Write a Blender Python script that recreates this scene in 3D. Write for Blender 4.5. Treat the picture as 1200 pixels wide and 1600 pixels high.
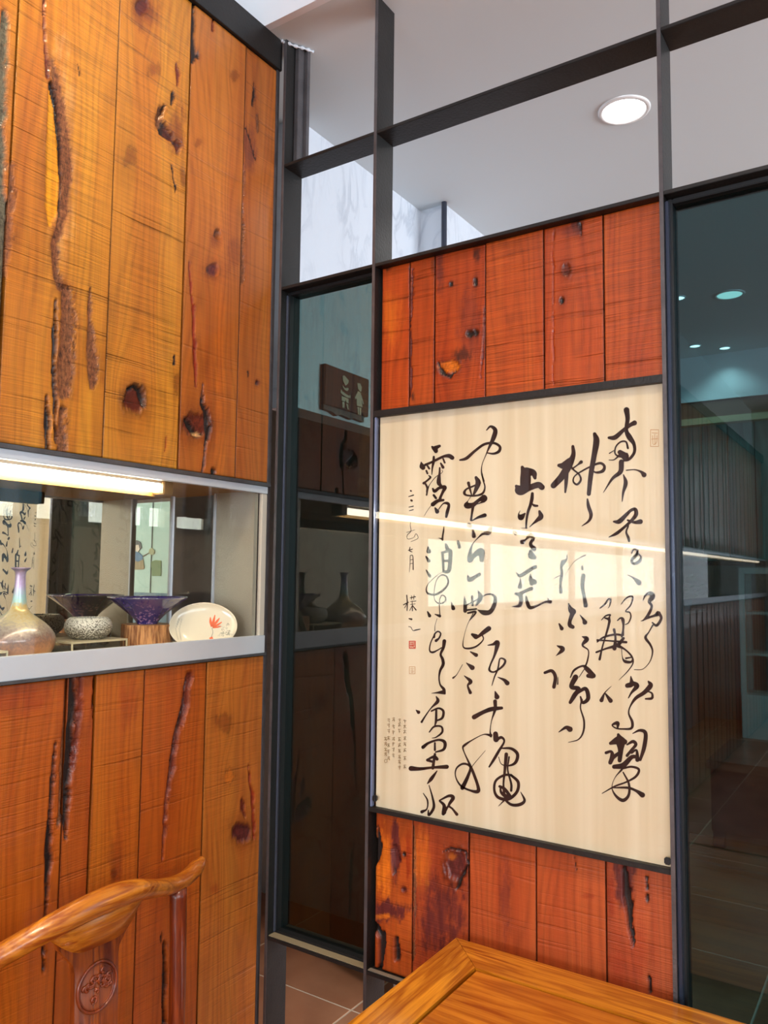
import bpy, bmesh, math, random
import numpy as np
from mathutils import Vector, Matrix
for o in list(bpy.data.objects): bpy.data.objects.remove(o)
SC = bpy.context.scene
COL = SC.collection
PI = math.pi
# ---------------------------------------------------------------- camera
EYE = np.array([0.0, 0.0, 1.55]); FPX = 1231.32
yaw, pit, rol = math.radians(33.574), math.radians(4.5557), math.radians(0.6302)
FW = np.array([-math.sin(yaw)*math.cos(pit), math.cos(yaw)*math.cos(pit), math.sin(pit)])
r0 = np.array([math.cos(yaw), math.sin(yaw), 0]); u0 = np.cross(r0, FW)
RT = r0*math.cos(rol)+u0*math.sin(rol); UP = -r0*math.sin(rol)+u0*math.cos(rol)
cam = bpy.data.cameras.new('camera'); co = bpy.data.objects.new('camera', cam); COL.objects.link(co)
cam.sensor_fit = 'VERTICAL'; cam.sensor_height = 36; cam.sensor_width = 27; cam.lens = FPX/1600*36
cam.clip_start = .01
M = Matrix.Identity(4)
for i in range(3):
    M[i][0], M[i][1], M[i][2], M[i][3] = RT[i], UP[i], -FW[i], EYE[i]
co.matrix_world = M
SC.camera = co
def ray(x, y): return FW+RT*(x-600)/FPX-UP*(y-800)/FPX
def onY(x, y, Y=1.5): d = ray(x, y); return EYE+d*Y/d[1]
def onX(x, y, X): d = ray(x, y); return EYE+d*X/d[0]
def onZ(x, y, Z): d = ray(x, y); return EYE+d*(Z-1.55)/d[2]
def projA(x, y, z):
    d = np.stack([x-EYE[0], y-EYE[1], z-EYE[2]], -1); w = d@FW
    return 600+FPX*(d@RT)/w, 800-FPX*(d@UP)/w
# ---------------------------------------------------------------- world, light, exposure
W = bpy.data.worlds.new('world'); SC.world = W; W.use_nodes = True
bg = W.node_tree.nodes['Background']; bg.inputs[0].default_value = (.80, .90, 1, 1); bg.inputs[1].default_value = 1.1
SC.view_settings.view_transform = 'Standard'; SC.view_settings.look = 'None'
SC.view_settings.gamma = 1; SC.view_settings.use_curve_mapping = False
SC.view_settings.exposure = 0.0
SC.cycles.use_denoising = True
SC.cycles.max_bounces = 10; SC.cycles.transparent_max_bounces = 24; SC.cycles.glossy_bounces = 6
SC.cycles.caustics_reflective = False; SC.cycles.caustics_refractive = False
SC.cycles.sample_clamp_indirect = 14
def area(name, loc, target, sx, sy, power, color):
    l = bpy.data.lights.new(name, 'AREA'); l.shape = 'RECTANGLE'; l.size = sx; l.size_y = sy
    l.energy = power; l.color = color
    o = bpy.data.objects.new(name, l); COL.objects.link(o); o.location = loc
    o.rotation_euler = (Vector(target)-Vector(loc)).to_track_quat('-Z', 'Y').to_euler()
    return o
DAY = (.78, .90, 1.0)
WARM = (1.0, .80, .55)
# daylight through the windows of the near room (east side, and behind the camera); the back room one is unseen, added to light its ceiling
area('daylight_east_window', (3.37, -1.6, 2.5), (0, -1.6, 2.4), 3.6, 1.1, 170, DAY)
area('daylight_south_window', (.9, -6.9, 2.0), (.9, 0, 1.9), 3.2, 1.8, 330, DAY)
area('added_daylight_back_room', (4.3, 3.3, 1.7), (0, 3.3, 1.7), 2.9, 2.0, 300, DAY)
def spot(name, loc, target, power, color, ang=100, blend=.7, rad=.05):
    l = bpy.data.lights.new(name, 'SPOT'); l.energy = power; l.color = color
    l.spot_size = math.radians(ang); l.spot_blend = blend; l.shadow_soft_size = rad
    o = bpy.data.objects.new(name, l); COL.objects.link(o); o.location = loc
    o.rotation_euler = (Vector(target)-Vector(loc)).to_track_quat('-Z', 'Y').to_euler()
    return o
NZC = 3.5   # near ceiling
spot('downlight_beam_wall', (-.55, .35, NZC-.03), (-1.3, .55, 1.9), 100, WARM, 95, .8)
spot('downlight_beam_screen', (-.35, -.75, NZC-.03), (-.7, 1.5, .25), 42, (1, .86, .66), 60, .9)
spot('downlight_beam_table', (.1, .5, NZC-.03), (-.2, 1.0, .8), 75, WARM, 70, .8)
spot('downlight_beam_room', (-.4, -2.6, NZC-.03), (-.4, -2.6, 0), 28, WARM, 110, .8)

# ---------------------------------------------------------------- helpers
def lin(h):
    h = h.lstrip('#'); c = [int(h[i:i+2], 16)/255 for i in (0, 2, 4)]
    return tuple(((v/12.92) if v <= .04045 else ((v+.055)/1.055)**2.4) for v in c)+(1,)
def tagp(o, label=None, cat=None, group=None, kind=None):
    if label: o['label'] = label
    if cat: o['category'] = cat
    if group: o['group'] = group
    if kind: o['kind'] = kind
    return o
def thing(name, label, cat, loc=(0, 0, 0), group=None, kind=None, rz=0):
    o = bpy.data.objects.new(name, None); COL.objects.link(o); o.location = loc; o.rotation_euler = (0, 0, rz)
    o.empty_display_size = .05
    return tagp(o, label, cat, group, kind)
def link(name, me, mat, parent=None, label=None):
    o = bpy.data.objects.new(name, me); COL.objects.link(o)
    if mat is not None and not me.materials: me.materials.append(mat)
    if parent is not None:
        # meshes are written in world coordinates; parent bases are unrotated unless stated
        o.parent = parent
        off = world_loc(parent)
        o.location = -off
    if label: o['label'] = label
    return o
def world_loc(o):
    v = Vector(o.location)
    while o.parent: o = o.parent; v = v+Vector(o.location)
    return v
class MB:
    def __init__(s): s.bm = bmesh.new()
    def box(s, x0, x1, y0, y1, z0, z1, bev=0):
        r = bmesh.ops.create_cube(s.bm, size=1)
        bmesh.ops.transform(s.bm, matrix=Matrix.Translation(((x0+x1)/2, (y0+y1)/2, (z0+z1)/2)) @ Matrix.Diagonal((abs(x1-x0), abs(y1-y0), abs(z1-z0), 1)), verts=r['verts'])
        if bev:
            es = list({e for v in r['verts'] for e in v.link_edges})
            bmesh.ops.bevel(s.bm, geom=es, offset=bev, segments=2, affect='EDGES')
        return s
    def lathe(s, prof, c=(0, 0, 0), n=48, sx=1, sy=1, cap=True):
        rings = []
        for r, z in prof:
            rings.append([s.bm.verts.new((c[0]+r*sx*math.cos(2*PI*i/n), c[1]+r*sy*math.sin(2*PI*i/n), c[2]+z)) for i in range(n)])
        for a, b in zip(rings, rings[1:]):
            for i in range(n): s.bm.faces.new((a[i], a[(i+1) % n], b[(i+1) % n], b[i]))
        if cap:
            if prof[0][0] > 1e-4: s.bm.faces.new(rings[0][::-1])
            if prof[-1][0] > 1e-4: s.bm.faces.new(rings[-1])
        return s
    def loft(s, pts, ra, rb=None, n=14, side=None, cap=True, jit=0, seed=0):
        """tube along pts; ra: radius along side vector, rb: radius across it"""
        rb = rb or ra; P = [Vector(p) for p in pts]; rings = []; rnd = random.Random(seed)
        ph = [rnd.uniform(0, 6.28) for _ in range(6)]
        for k, p in enumerate(P):
            t = (P[min(k+1, len(P)-1)]-P[max(k-1, 0)]).normalized()
            sv = Vector(side) if side else (Vector((0, 0, 1)) if abs(t.z) < .9 else Vector((1, 0, 0)))
            sv = (sv-t*sv.dot(t)).normalized(); ov = t.cross(sv)
            a = ra[k] if isinstance(ra, (list, tuple)) else ra; b = rb[k] if isinstance(rb, (list, tuple)) else rb
            ring = []
            for i in range(n):
                th = 2*PI*i/n
                j = 1+jit*(math.sin(2*th+ph[0]+k*.31)+.6*math.sin(3*th+ph[1]-k*.23)+.5*math.sin(k*.7+ph[2]))
                ring.append(s.bm.verts.new(p+sv*a*j*math.cos(th)+ov*b*j*math.sin(th)))
            rings.append(ring)
        for a, b in zip(rings, rings[1:]):
            for i in range(n): s.bm.faces.new((a[i], a[(i+1) % n], b[(i+1) % n], b[i]))
        if cap: s.bm.faces.new(rings[0][::-1]); s.bm.faces.new(rings[-1])
        return s
    def prism(s, pts, d):
        """pts: list of 3D points (planar polygon), extruded by vector d"""
        a = [s.bm.verts.new(p) for p in pts]; b = [s.bm.verts.new(Vector(p)+Vector(d)) for p in pts]
        s.bm.faces.new(a[::-1]); s.bm.faces.new(b); n = len(a)
        for i in range(n): s.bm.faces.new((a[i], a[(i+1) % n], b[(i+1) % n], b[i]))
        return s
    def build(s, name, mat, parent=None, label=None, smooth=False, sub=0):
        bmesh.ops.recalc_face_normals(s.bm, faces=s.bm.faces)
        me = bpy.data.meshes.new(name); s.bm.to_mesh(me); s.bm.free()
        if smooth:
            for p in me.polygons: p.use_smooth = True
        o = link(name, me, mat, parent, label)
        if sub:
            m = o.modifiers.new('sub', 'SUBSURF'); m.levels = sub; m.render_levels = sub
        return o
def struct(name, mb, mat, label=None):
    o = mb.build(name, mat); o['kind'] = 'structure'
    if label: o['label'] = label
    return o
def spl(pts, n=8):
    """Catmull-Rom through rows of any width"""
    P = [np.array(p, float) for p in pts]
    if len(P) < 3:
        return [P[0]+(P[-1]-P[0])*t/n for t in range(n+1)]
    P = [2*P[0]-P[1]]+P+[2*P[-1]-P[-2]]; out = []
    for i in range(1, len(P)-2):
        a, b, c, d = P[i-1:i+3]
        for k in range(n):
            t = k/n
            out.append(.5*((2*b)+(-a+c)*t+(2*a-5*b+4*c-d)*t*t+(-a+3*b-3*c+d)*t**3))
    out.append(P[-2]); return out
# ---------------------------------------------------------------- materials
def newmat(name):
    m = bpy.data.materials.new(name); m.use_nodes = True; nt = m.node_tree
    return m, nt, nt.nodes, nt.links, nt.nodes['Principled BSDF']
def setp(b, **k):
    for n, v in k.items():
        b.inputs[n.replace('_', ' ')].default_value = v
def plain(name, hexc, rough=.5, metal=0, spec=.5, noise=0, nscale=30, bump=0, bscale=80, coat=0, emis=0):
    m, nt, N, L, b = newmat(name)
    setp(b, Base_Color=lin(hexc), Roughness=rough, Metallic=metal)
    b.inputs['Specular IOR Level'].default_value = spec
    if coat: b.inputs['Coat Weight'].default_value = coat; b.inputs['Coat Roughness'].default_value = .08
    tc = N.new('ShaderNodeTexCoord')
    if noise:
        t = N.new('ShaderNodeTexNoise'); t.inputs['Scale'].default_value = nscale; t.inputs['Detail'].default_value = 5
        L.new(tc.outputs['Object'], t.inputs['Vector'])
        r = N.new('ShaderNodeMapRange'); r.inputs[1].default_value = .3; r.inputs[2].default_value = .7
        r.inputs[3].default_value = 1-noise; r.inputs[4].default_value = 1+noise
        L.new(t.outputs[0], r.inputs[0])
        mx = N.new('ShaderNodeVectorMath'); mx.operation = 'SCALE'; mx.inputs[0].default_value = lin(hexc)[:3]
        L.new(r.outputs[0], mx.inputs['Scale']); L.new(mx.outputs[0], b.inputs['Base Color'])
    if bump:
        t = N.new('ShaderNodeTexNoise'); t.inputs['Scale'].default_value = bscale; t.inputs['Detail'].default_value = 6
        L.new(tc.outputs['Object'], t.inputs['Vector'])
        bp = N.new('ShaderNodeBump'); bp.inputs['Strength'].default_value = bump; bp.inputs['Distance'].default_value = .01
        L.new(t.outputs[0], bp.inputs['Height']); L.new(bp.outputs[0], b.inputs['Normal'])
    if emis:
        b.inputs['Emission Color'].default_value = lin(hexc); b.inputs['Emission Strength'].default_value = emis
    return m
def emit(name, col, s):
    m, nt, N, L, b = newmat(name); setp(b, Base_Color=(0, 0, 0, 1)); b.inputs['Emission Color'].default_value = tuple(col)+(1,)
    b.inputs['Emission Strength'].default_value = s; return m
def glass(name, tint, rough=0.0, ior=1.5, boost=1.0):
    m, nt, N, L, b = newmat(name); N.remove(b); out = N['Material Output']
    tr = N.new('ShaderNodeBsdfTransparent'); tr.inputs[0].default_value = tuple(tint)+(1,)
    gl = N.new('ShaderNodeBsdfGlossy'); gl.inputs['Roughness'].default_value = rough
    fr = N.new('ShaderNodeFresnel'); fr.inputs[0].default_value = ior
    mu = N.new('ShaderNodeMath'); mu.operation = 'MULTIPLY'; mu.use_clamp = True; mu.inputs[1].default_value = boost
    L.new(fr.outputs[0], mu.inputs[0])
    geo = N.new('ShaderNodeNewGeometry')
    # reflect at the outer faces only (a closed thin pane has one entry and one exit)
    mx = N.new('ShaderNodeMixShader')
    inv = N.new('ShaderNodeMath'); inv.operation = 'SUBTRACT'; inv.inputs[0].default_value = 1
    L.new(geo.outputs['Backfacing'], inv.inputs[1])
    m2 = N.new('ShaderNodeMath'); m2.operation = 'MULTIPLY'
    L.new(mu.outputs[0], m2.inputs[0]); L.new(inv.outputs[0], m2.inputs[1])
    L.new(m2.outputs[0], mx.inputs[0]); L.new(tr.outputs[0], mx.inputs[1]); L.new(gl.outputs[0], mx.inputs[2])
    L.new(mx.outputs[0], out.inputs['Surface'])
    return m
def math_(N, L, op, a, b=None, c=None, clamp=False):
    n = N.new('ShaderNodeMath'); n.operation = op; n.use_clamp = clamp
    for i, v in enumerate((a, b, c)):
        if v is None: continue
        if isinstance(v, (int, float)): n.inputs[i].default_value = v
        else: L.new(v, n.inputs[i])
    return n.outputs[0]
def wood_attr(name, saw=1.0, rough=.42, gloss=.25):
    """planks: colour attribute 'tone' (plank colour, knots, cracks), 'feat' r=crack g=bark b=knot; uv = grain space in metres"""
    m, nt, N, L, b = newmat(name)
    uv = N.new('ShaderNodeUVMap'); uv.uv_map = 'grain'
    sp = N.new('ShaderNodeSeparateXYZ'); L.new(uv.outputs[0], sp.inputs[0]); U, V = sp.outputs[0], sp.outputs[1]
    def vec(a, b_, c=0):
        cb = N.new('ShaderNodeCombineXYZ')
        for i, q in enumerate((a, b_, c)):
            if isinstance(q, (int, float)): cb.inputs[i].default_value = q
            else: L.new(q, cb.inputs[i])
        return cb.outputs[0]
    def noise(v, sc=1, det=4, rg=.55):
        t = N.new('ShaderNodeTexNoise'); t.inputs['Scale'].default_value = sc; t.inputs['Detail'].default_value = det
        t.inputs['Roughness'].default_value = rg; L.new(v, t.inputs['Vector']); return t.outputs[0]
    M_ = lambda op, a, b_=None, c=None, clamp=False: math_(N, L, op, a, b_, c, clamp)
    lowf = noise(vec(M_('MULTIPLY', U, 9), M_('MULTIPLY', V, 1.3)), 1, 2)
    ringp = M_('ADD', M_('MULTIPLY', U, 46), M_('MULTIPLY', lowf, 9))
    ring = M_('SINE', M_('MULTIPLY', ringp, 6.283))
    ring = M_('POWER', M_('MULTIPLY_ADD', ring, .5, .5), 2.2)
    fine = noise(vec(M_('MULTIPLY', U, 420), M_('MULTIPLY', V, 9)), 1, 3)
    streak = noise(vec(M_('MULTIPLY', U, 70), M_('MULTIPLY', V, 2.0)), 1, 4)
    tc = N.new('ShaderNodeTexCoord'); so = N.new('ShaderNodeSeparateXYZ')
    uv2 = N.new('ShaderNodeUVMap'); uv2.uv_map = 'flat'; L.new(uv2.outputs[0], so.inputs[0]); A, B = so.outputs[0], so.outputs[1]
    tilt = M_('ADD', B, M_('MULTIPLY', noise(vec(M_('MULTIPLY', A, 5), M_('MULTIPLY', B, 4)), 1, 1), .012))
    sawn = noise(vec(M_('MULTIPLY', A, 5), M_('MULTIPLY', tilt, 330)), 1, 2, .6)
    sawb = noise(vec(M_('MULTIPLY', A, 2.5), M_('MULTIPLY', tilt, 85), 3.3), 1, 2, .6)
    deep = M_('MULTIPLY', M_('SUBTRACT', sawb, .60, clamp=True), 5, clamp=True)
    patch = M_('MULTIPLY', M_('SUBTRACT', noise(vec(M_('MULTIPLY', A, 4), M_('MULTIPLY', B, 3), 9), 1, 1), .35, clamp=True), 4, clamp=True)
    cr = N.new('ShaderNodeAttribute'); cr.attribute_name = 'feat'; sf = N.new('ShaderNodeSeparateColor'); L.new(cr.outputs[0], sf.inputs[0])
    crack, bark, knot = sf.outputs[0], sf.outputs[1], sf.outputs[2]
    tone = N.new('ShaderNodeAttribute'); tone.attribute_name = 'tone'
    # value modulation
    k = M_('MULTIPLY_ADD', ring, -.20, 1.08)
    k = M_('ADD', k, M_('MULTIPLY', M_('SUBTRACT', fine, .5), .36))
    k = M_('ADD', k, M_('MULTIPLY', M_('SUBTRACT', streak, .5), .55))
    k = M_('ADD', k, M_('MULTIPLY', M_('MULTIPLY', M_('SUBTRACT', sawn, .5), .80*saw), M_('MULTIPLY_ADD', patch, .7, .3)))
    k = M_('SUBTRACT', k, M_('MULTIPLY', deep, .22*saw))
    bn = noise(vec(M_('MULTIPLY', A, 170), M_('MULTIPLY', B, 75)), 1, 5, .75)
    barkm = M_('MULTIPLY', bark, 1)
    k = M_('ADD', k, M_('MULTIPLY', M_('MULTIPLY', M_('SUBTRACT', bn, .44), 5.5), barkm))
    k = M_('MAXIMUM', k, .05)
    hs = N.new('ShaderNodeVectorMath'); hs.operation = 'SCALE'; L.new(tone.outputs['Color'], hs.inputs[0]); L.new(k, hs.inputs['Scale'])
    # darker streaks are redder
    gm = N.new('ShaderNodeVectorMath'); gm.operation = 'MULTIPLY'; L.new(hs.outputs[0], gm.inputs[0])
    gg = M_('MULTIPLY_ADD', M_('SUBTRACT', streak, .5), .45, 1.0)
    L.new(vec(1.0, gg, gg), gm.inputs[1])
    L.new(gm.outputs[0], b.inputs['Base Color'])
    h = M_('MULTIPLY', M_('SUBTRACT', sawn, .5), .9*saw)
    h = M_('MULTIPLY', h, M_('MULTIPLY_ADD', patch, .8, .2))
    h = M_('SUBTRACT', h, M_('MULTIPLY', deep, 1.3*saw))
    h = M_('ADD', h, M_('MULTIPLY', fine, .35))
    h = M_('ADD', h, M_('MULTIPLY', M_('MULTIPLY', bn, 5), barkm))
    bp = N.new('ShaderNodeBump'); bp.inputs['Strength'].default_value = .9; bp.inputs['Distance'].default_value = .0014
    L.new(h, bp.inputs['Height']); L.new(bp.outputs[0], b.inputs['Normal'])
    rr = M_('ADD', M_('MULTIPLY_ADD', fine, .2, rough-.1), M_('MULTIPLY', bark, .3))
    L.new(rr, b.inputs['Roughness']); b.inputs['Specular IOR Level'].default_value = .35
    b.inputs['Coat Weight'].default_value = gloss; b.inputs['Coat Roughness'].default_value = .22
    return m
def wood_obj(name, c1, c2, axis='Y', rough=.3, scale=1.0, coat=.5):
    """furniture timber: grain along the axis, object space"""
    m, nt, N, L, b = newmat(name)
    tc = N.new('ShaderNodeTexCoord'); mp = N.new('ShaderNodeMapping'); L.new(tc.outputs['Object'], mp.inputs[0])
    s = [26*scale]*3; s['XYZ'.index(axis)] = 2.2*scale; mp.inputs['Scale'].default_value = s
    t = N.new('ShaderNodeTexNoise'); t.inputs['Scale'].default_value = 1; t.inputs['Detail'].default_value = 6; t.inputs['Distortion'].default_value = .5
    L.new(mp.outputs[0], t.inputs[0])
    mp2 = N.new('ShaderNodeMapping'); L.new(tc.outputs['Object'], mp2.inputs[0]); s2 = [300*scale]*3; s2['XYZ'.index(axis)] = 8*scale; mp2.inputs['Scale'].default_value = s2
    f = N.new('ShaderNodeTexNoise'); f.inputs['Scale'].default_value = 1; f.inputs['Detail'].default_value = 3; L.new(mp2.outputs[0], f.inputs[0])
    w = math_(N, L, 'SINE', math_(N, L, 'MULTIPLY', t.outputs[0], 34))
    w = math_(N, L, 'MULTIPLY_ADD', w, .22, .42)
    w = math_(N, L, 'ADD', w, math_(N, L, 'MULTIPLY', math_(N, L, 'SUBTRACT', f.outputs[0], .5), .8))
    w = math_(N, L, 'ADD', w, math_(N, L, 'MULTIPLY', math_(N, L, 'SUBTRACT', t.outputs[0], .5), 1.2))
    cr = N.new('ShaderNodeValToRGB'); cr.color_ramp.elements[0].color = lin(c1); cr.color_ramp.elements[1].color = lin(c2)
    cr.color_ramp.elements[0].position = 0; cr.color_ramp.elements[1].position = 1
    L.new(w, cr.inputs[0]); L.new(cr.outputs[0], b.inputs['Base Color'])
    bp = N.new('ShaderNodeBump'); bp.inputs['Strength'].default_value = .25; bp.inputs['Distance'].default_value = .001
    L.new(w, bp.inputs['Height']); L.new(bp.outputs[0], b.inputs['Normal'])
    setp(b, Roughness=rough); b.inputs['Coat Weight'].default_value = coat; b.inputs['Coat Roughness'].default_value = .12
    return m
MT = dict(
    steel=plain('black_steel', '#242221', .45, .35, .5, noise=.18, nscale=14, bump=.12, bscale=160),
    steel_edge=plain('worn_steel', '#5c585a', .42, .5, .5, noise=.2, nscale=25, bump=.1, bscale=200),
    plank=wood_attr('sawn_plank_wood', .8), plank_rough=wood_attr('rough_sawn_plank_wood', 1.8),
    plank_far=wood_attr('sawn_plank_wood_far', 1.0, .45, .2),
    alu=plain('brushed_aluminium', '#cdd3dc', .38, .2, .5, noise=.04, nscale=8),
    paper=None, ink=plain('ink', '#2a1714', .6, 0, .2, noise=.35, nscale=60),
    ink_light=plain('ink_faint', '#8f7a5c', .7, 0, .1),
    seal=plain('seal_red', '#c8432f', .7, 0, .1), seal_faint=plain('seal_faint', '#c9a277', .7, 0, .1),
    glass_clear=glass('clear_glass', (.97, .98, .97), boost=1.6),
    glass_art=glass('picture_glass', (.98, .98, .97), boost=1.15),
    glass_tint=glass('tinted_glass', (.36, .46, .44), boost=1.6),
    glass_tint_r=glass('tinted_glass_teal', (.22, .34, .36), boost=1.1),
    ceil_back=plain('ceiling_paint', '#cdd5d8', .8, 0, .2),
    white=plain('white_paint', '#e6e8ec', .8, 0, .2),
    wallpaint=plain('near_wall_paint', '#d8d0c4', .85, 0, .2),
    chair=wood_obj('chair_wood', '#8a3a08', '#e0902a', 'Y', .3),
    chair_dark=wood_obj('chair_post_wood', '#521707', '#9c4417', 'Z', .3),
    splat=wood_obj('chair_splat_wood', '#5a1c08', '#b45a1c', 'Z', .3),
    table_x=wood_obj('table_wood_x', '#8f4408', '#f0a028', 'X', .22, 1, .7),
    table_y=wood_obj('table_wood_y', '#8f4408', '#f0a028', 'Y', .22, 1, .7),
    table_p=wood_obj('table_panel_wood', '#94460a', '#dd8a22', 'X', .2, .6, .8),
    dark=plain('dark_void', '#0d0c0b', .9, 0, .1),
    black=plain('black_trim', '#151618', .45, 0, .5),
    charcoal=plain('charcoal_panel', '#3a3a3a', .7, 0, .3),
    led=emit('led_tube', (1.0, .90, .70), 24),
    lamp=emit('lamp_diffuser', (1.0, .98, .95), 14),
    lampw=emit('warm_lamp_diffuser', (1.0, .88, .70), 14),
)
def paper_mat():
    m, nt, N, L, b = newmat('silk_paper')
    tc = N.new('ShaderNodeTexCoord'); mp = N.new('ShaderNodeMapping'); mp.inputs['Scale'].default_value = (30, 30, .7); L.new(tc.outputs['Object'], mp.inputs[0])
    t = N.new('ShaderNodeTexNoise'); t.inputs['Scale'].default_value = 1; t.inputs['Detail'].default_value = 3; L.new(mp.outputs[0], t.inputs[0])
    cr = N.new('ShaderNodeValToRGB'); cr.color_ramp.elements[0].color = lin('#dccdae'); cr.color_ramp.elements[1].color = lin('#eadfc6')
    cr.color_ramp.elements[0].position = .35; cr.color_ramp.elements[1].position = .65
    L.new(t.outputs[0], cr.inputs[0]); L.new(cr.outputs[0], b.inputs['Base Color']); setp(b, Roughness=.75); return m
MT['paper'] = paper_mat()
def marble_mat():
    m, nt, N, L, b = newmat('veined_plaster')
    tc = N.new('ShaderNodeTexCoord'); mp = N.new('ShaderNodeMapping'); mp.inputs['Rotation'].default_value = (.6, 0, 0); mp.inputs['Scale'].default_value = (4, 9, 3.2); L.new(tc.outputs['Object'], mp.inputs[0])
    t = N.new('ShaderNodeTexNoise'); t.inputs['Scale'].default_value = 1; t.inputs['Detail'].default_value = 7; t.inputs['Distortion'].default_value = 1.6; L.new(mp.outputs[0], t.inputs[0])
    v = math_(N, L, 'ABSOLUTE', math_(N, L, 'SUBTRACT', t.outputs[0], .5))
    v = math_(N, L, 'SUBTRACT', 1, math_(N, L, 'MULTIPLY', v, 14), clamp=True)
    n2 = N.new('ShaderNodeTexNoise'); n2.inputs['Scale'].default_value = 5; L.new(tc.outputs['Object'], n2.inputs[0])
    v = math_(N, L, 'MULTIPLY', v, math_(N, L, 'MULTIPLY', math_(N, L, 'SUBTRACT', n2.outputs[0], .42, clamp=True), 4, clamp=True))
    cr = N.new('ShaderNodeValToRGB'); cr.color_ramp.elements[0].color = lin('#d2d6de'); cr.color_ramp.elements[1].color = lin('#b9bec8')
    L.new(v, cr.inputs[0]); L.new(cr.outputs[0], b.inputs['Base Color'])
    bp = N.new('ShaderNodeBump'); bp.inputs['Strength'].default_value = .5; bp.inputs['Distance'].default_value = .012
    L.new(t.outputs[0], bp.inputs['Height']); L.new(bp.outputs[0], b.inputs['Normal']); setp(b, Roughness=.55); return m
MT['marble'] = marble_mat()
def frost_mat():
    m, nt, N, L, b = newmat('frosted_panel')
    tc = N.new('ShaderNodeTexCoord'); t = N.new('ShaderNodeTexNoise'); t.inputs['Scale'].default_value = 420; t.inputs['Detail'].default_value = 2; L.new(tc.outputs['Object'], t.inputs[0])
    bp = N.new('ShaderNodeBump'); bp.inputs['Strength'].default_value = .6; bp.inputs['Distance'].default_value = .002
    L.new(t.outputs[0], bp.inputs['Height']); L.new(bp.outputs[0], b.inputs['Normal'])
    setp(b, Base_Color=lin('#b3ab9c'), Roughness=.4, Metallic=.55); return m
MT['frost'] = frost_mat()
def mirror_mat():
    m, nt, N, L, b = newmat('bronze_mirror'); setp(b, Base_Color=(.66, .62, .50, 1), Roughness=.0, Metallic=1); return m
MT['mirror'] = mirror_mat()
def tile_mat():
    m, nt, N, L, b = newmat('floor_tile')
    tc = N.new('ShaderNodeTexCoord'); t = N.new('ShaderNodeTexNoise'); t.inputs['Scale'].default_value = 3; t.inputs['Detail'].default_value = 5; L.new(tc.outputs['Object'], t.inputs[0])
    cr = N.new('ShaderNodeValToRGB'); cr.color_ramp.elements[0].color = lin('#a86848'); cr.color_ramp.elements[1].color = lin('#c98a66')
    cr.color_ramp.elements[0].position = .35; cr.color_ramp.elements[1].position = .65
    L.new(t.outputs[0], cr.inputs[0]); L.new(cr.outputs[0], b.inputs['Base Color']); setp(b, Roughness=.28); return m
MT['tile'] = tile_mat(); MT['grout'] = plain('grout', '#ecd0b4', .8, 0, .2)
# ================================================================ SETTING
WX = -1.345      # face of the plank wall (left)
BC = 2.96        # ceiling of the back room
struct('floor', MB().box(-4.0, 4.6, -7.2, 9.6, -.06, -.0012), MT['grout'])
fl = bpy.data.objects['floor']
# tiles that can be told apart lie beyond the screen; alike further ones share the mesh
me_t = None; k = 0
for i in range(-4, 10):
    for j in range(-16, 12):
        x0 = -1.71+.6*i; y0 = 2.40+.6*j
        if x0 > 4.5 or y0 > 9.5 or x0 < -4.0: continue
        if me_t is None:
            o = MB().box(-.2972, .2972, -.2972, .2972, -.008, 0, .0015).build('tile', MT['tile'], fl); me_t = o.data
        else:
            o = bpy.data.objects.new('tile', me_t); COL.objects.link(o); o.parent = fl
        o.location = (x0+.3, y0+.3, 0); k += 1
struct('ceiling', MB().box(-1.45, 3.5, -7.2, 1.45, NZC, NZC+.05), MT['white'], 'white ceiling of the near room')
struct('ceiling', MB().box(-4.0, 4.6, 1.45, 9.6, BC, BC+.05), MT['ceil_back'], 'grey lit ceiling beyond the screen')
struct('trim_1', MB().box(-4.0, 3.5, 1.43, 1.45, BC, NZC+.05), MT['white'], 'white fascia above the steel screen')
# near room walls with window openings
wr = MB(); X0, X1 = 3.28, 3.4
wr.box(X0, X1, -7.2, -3.4, 0, NZC).box(X0, X1, .2, 1.45, 0, NZC).box(X0, X1, -3.4, .2, 0, 1.98).box(X0, X1, -3.4, .2, 3.05, NZC)
for y in (-2.95, -2.38, -1.62, -1.20, -.80, -.42): wr.box(X0, X1, y, y+.17, 1.98, 3.05)
struct('wall_right', wr, MT['wallpaint'])
wb = MB(); wb.box(-1.45, -.8, -6.95, -6.8, 0, NZC).box(2.6, 3.4, -6.95, -6.8, 0, NZC).box(-.8, 2.6, -6.95, -6.8, 0, 1.0).box(-.8, 2.6, -6.95, -6.8, 3.0, NZC)
struct('wall_back', wb, MT['wallpaint'])
def window(n, boxes):
    mb = MB()
    for b_ in boxes: mb.box(*b_)
    return struct('window_%d' % n, mb, MT['black'])
window(1, [(3.22, 3.3, y-.025, y+.025, 1.98, 3.05) for y in (-3.38, -2.5, -1.6, -.7, .18)]+[(3.22, 3.3, -3.4, .2, z-.025, z+.025) for z in (2.0, 3.03)])
window(2, [(x-.025, x+.025, -6.85, -6.75, 1.0, 3.0) for x in (-.78, .3, 1.5, 2.58)]+[(-.8, 2.6, -6.85, -6.75, z-.025, z+.025) for z in (1.02, 2.3, 2.98)])
# wall plane right of the screen panes
struct('wall_front', MB().box(.98, 3.4, 1.5, 1.6, 0, BC), MT['wallpaint'])
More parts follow.
